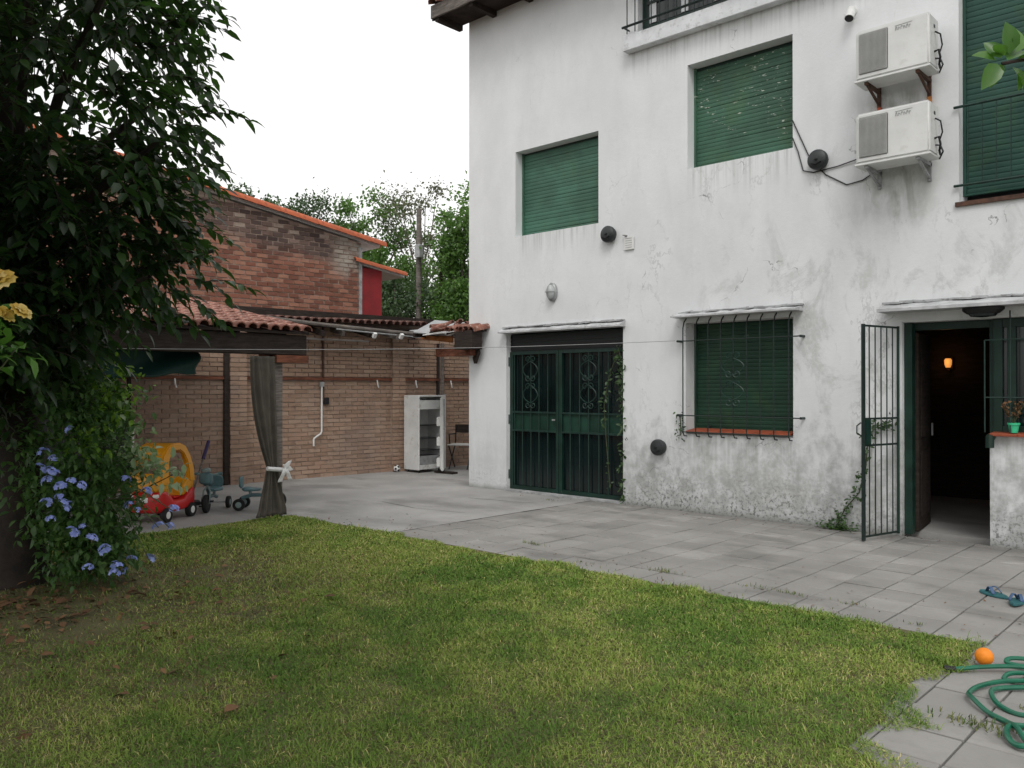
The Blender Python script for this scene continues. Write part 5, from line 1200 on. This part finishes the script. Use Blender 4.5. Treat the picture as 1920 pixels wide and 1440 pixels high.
# ---- teal tricycles
def tricycle(label, loc, rz, front=True):
    t = thing('tricycle', label, 'tricycle', loc, rz, 'teal plastic tricycles'); t.scale = (.9, .9, .9)
    toy_wheel(t, (.26,0,.125), .125, .055, M['dark'])
    for s in (-1, 1): toy_wheel(t, (-.24, s*.17, .085), .085, .05, M['paleteal'])
    for s in (-1, 1): MB().tube([(.26,s*.045,.125),(.24,s*.045,.30),(.22,0,.36)], .012, 6).build('fork', M['paleteal'], t, smooth=True)
    MB().tube([(.22,0,.34),(.19,0,.52)], .016, 8).build('stem', M['paleteal'], t)
    MB().tube([(.16,-.17,.53),(.19,-.08,.52),(.19,.08,.52),(.16,.17,.53)], .014, 8).build('handlebar', M['paleteal'], t, smooth=True)
    for s in (-1, 1): MB().tube([(.165,s*.13,.53),(.155,s*.19,.53)], .02, 8).build('grip', M['teal'], t)
    loft([(.20,.06,.36,.52),(.22,.085,.38,.55),(.31,.085,.40,.56),(.33,.06,.42,.54)], 18, .5).build('basket', M['teal'], t, smooth=True)
    loft([(.215,.045,.56,.585),(.24,.055,.555,.62),(.30,.05,.56,.615),(.32,.03,.565,.60)], 14, .6).build('headlamp', M['paleteal'], t, smooth=True)
    MB().tube([(.21,0,.33),(.08,0,.20),(-.10,0,.20),(-.24,0,.16)], .026, 8).build('frame', M['teal'], t, smooth=True)
    MB().tube([(-.24,-.17,.085),(-.24,.17,.085)], .012, 6).build('axle', M['galv'], t)
    loft([(-.22,.07,.27,.31),(-.18,.11,.255,.32),(-.06,.10,.26,.305),(.03,.05,.265,.30)], 18, .6).build('seat', M['teal'], t, smooth=True)
    MB().tube([(-.12,0,.18),(-.12,0,.27)], .02, 8).build('seat_post', M['paleteal'], t)
    loft([(-.26,.09,.32,.46),(-.24,.10,.30,.47),(-.225,.09,.31,.46)], 16, .6).build('backrest', M['teal'], t, smooth=True)
    for s in (-1, 1): MB().tube([(.26,s*.03,.125),(.26,s*.075,.16*(1 if s > 0 else .55))], .008, 5).build('crank', M['galv'], t); B(.235, .285, s*.075-.02, s*.075+.02, (.15 if s > 0 else .08), (.17 if s > 0 else .10)).build('pedal', M['dark'], t)
    return t
tricycle('teal toy tricycle with a front basket standing beside the toy car', (-.55, -4.02, 0), math.radians(-43))
tricycle('teal toy tricycle half hidden behind the tied curtain', (-.20, -3.56, 0), math.radians(48))
q = thing('broom', 'dark stick with a purple grip leaning behind the toy car', 'broom', (-1.15, -4.02, 0))
MB().tube([(0,0,.02),(-.3,.34,.58)], .012, 8).build('stick', M['greywood'], q); MB().tube([(-.30,.34,.58),(-.42,.48,.81)], .024, 8).build('grip', M['purple'], q)
loft([(-.06,.13,.0,.05),(0,.14,.0,.07),(.06,.13,.0,.05)], 14).build('head', M['dark'], q)
# ---- ball, hose, sandals
ob = thing('orange_ball', 'small bright orange ball at the corner of the lawn', 'ball', (8.25, -4.0, .053))
MB().lathe([(.0005,-.048)] + [(.048*math.cos(a), .048*math.sin(a)) for a in np.linspace(-1.45, 1.45, 17)] + [(.0005,.048)], 28).build('skin', M['orange'], ob, smooth=True)
MB().tube([(.0482*math.cos(a)*.6, .0482*math.cos(a)*.8, .0482*math.sin(a)) for a in np.linspace(-1.5, 1.5, 24)], .0009, 4).build('seam', M['orange'], ob)
hose_pts = [(8.161, -4.216), (8.311, -4.077), (8.466, -3.968), (8.658, -3.95), (8.761, -4.171), (8.687, -4.527), (8.588, -4.69), (8.472, -4.653), (8.411, -4.538), (8.413, -4.393), (8.506, -4.287), (8.671, -4.174), (8.836, -4.388), (8.779, -4.82), (8.689, -5.092), (8.631, -5.102), (8.584, -5.025), (8.578, -4.92), (8.626, -4.826), (8.791, -4.77), (8.889, -4.906), (8.81, -5.121), (8.687, -5.08), (8.61, -4.954), (8.546, -4.85), (8.452, -4.781), (8.363, -4.68), (8.321, -4.581), (8.333, -4.436), (8.41, -4.291), (8.569, -4.121), (8.768, -4.063), (8.803, -3.815), (8.634, -3.95), (8.485, -4.066), (8.406, -4.162), (8.402, -4.211), (8.506, -4.169), (8.682, -3.95), (8.733, -3.649), (8.546, -3.724), (8.366, -3.855), (8.342, -3.915), (8.433, -3.928), (8.583, -3.93)]
def catmull(P, k=6):
    P = [Vector(p) for p in P]; o = []
    for i in range(len(P)-1):
        a, b, c, d = P[max(i-1,0)], P[i], P[i+1], P[min(i+2,len(P)-1)]
        for j in range(k):
            t = j/k; o.append(.5*((2*b) + (c-a)*t + (2*a-5*b+4*c-d)*t*t + (3*b-a-3*c+d)*t**3))
    return o + [P[-1]]
hz = [(x, y, .0165 + .008*(i % 3) + .006*math.sin(i*1.7)) for i, (x, y) in enumerate(hose_pts)]
hs = thing('garden_hose', 'green garden hose lying in loose coils on the paving', 'hose', (8.6, -4.5, 0))
O = Vector((8.6,-4.5,0)); MB().tube([p - O for p in catmull(hz)], .0125, 8).build('tube', M['hose'], hs, smooth=True)
e0 = Vector(hz[0]) - O; MB().tube([e0 + Vector((-.05,-.03,0)), e0], .016, 8).build('end_fitting', M['dark'], hs)
def sandal(label, loc, rz, tilt=(0,0)):
    t = thing('sandal', label, 'sandal', loc, rz, 'pair of teal flip flops'); t.rotation_euler = (tilt[0], tilt[1], rz)
    ol = []
    for k in range(28):
        a = 2*PI*k/28; x = .125*math.cos(a); w_ = .044*(1 + .22*math.cos(a)*1.0 - .10*math.cos(2*a)); ol.append((x, w_*math.sin(a)))
    MB().prism(ol, .002, .022, 'z').build('sole', M['flip'], t, bevel=.004)
    MB().prism([(x*.93, y*.9) for x, y in ol], .0225, .0245, 'z').build('footbed', M['flip'], t)
    for s in (-1, 1):
        def st(u, v, s=s): q = Vector((.065,0,.024)).lerp(Vector((-.035,s*.042,.022)), v); return (q.x + (u-.5)*.018*(1+v*.6)*.6, q.y + s*(u-.5)*.018, q.z + .042*math.sin(PI*min(1,v*1.02)) + .004)
        o = MB().grid(st, 3, 10).build('strap', M['flipstrap'], t, smooth=True); o.modifiers.new('s','SOLIDIFY').thickness = .005
sandal('teal flip flop lying flat farther from the hose', (7.88, -2.19, 0), math.radians(150))
sandal('teal flip flop lying askew at the right edge of the picture', (8.06, -2.35, .004), math.radians(95), (0,.03))
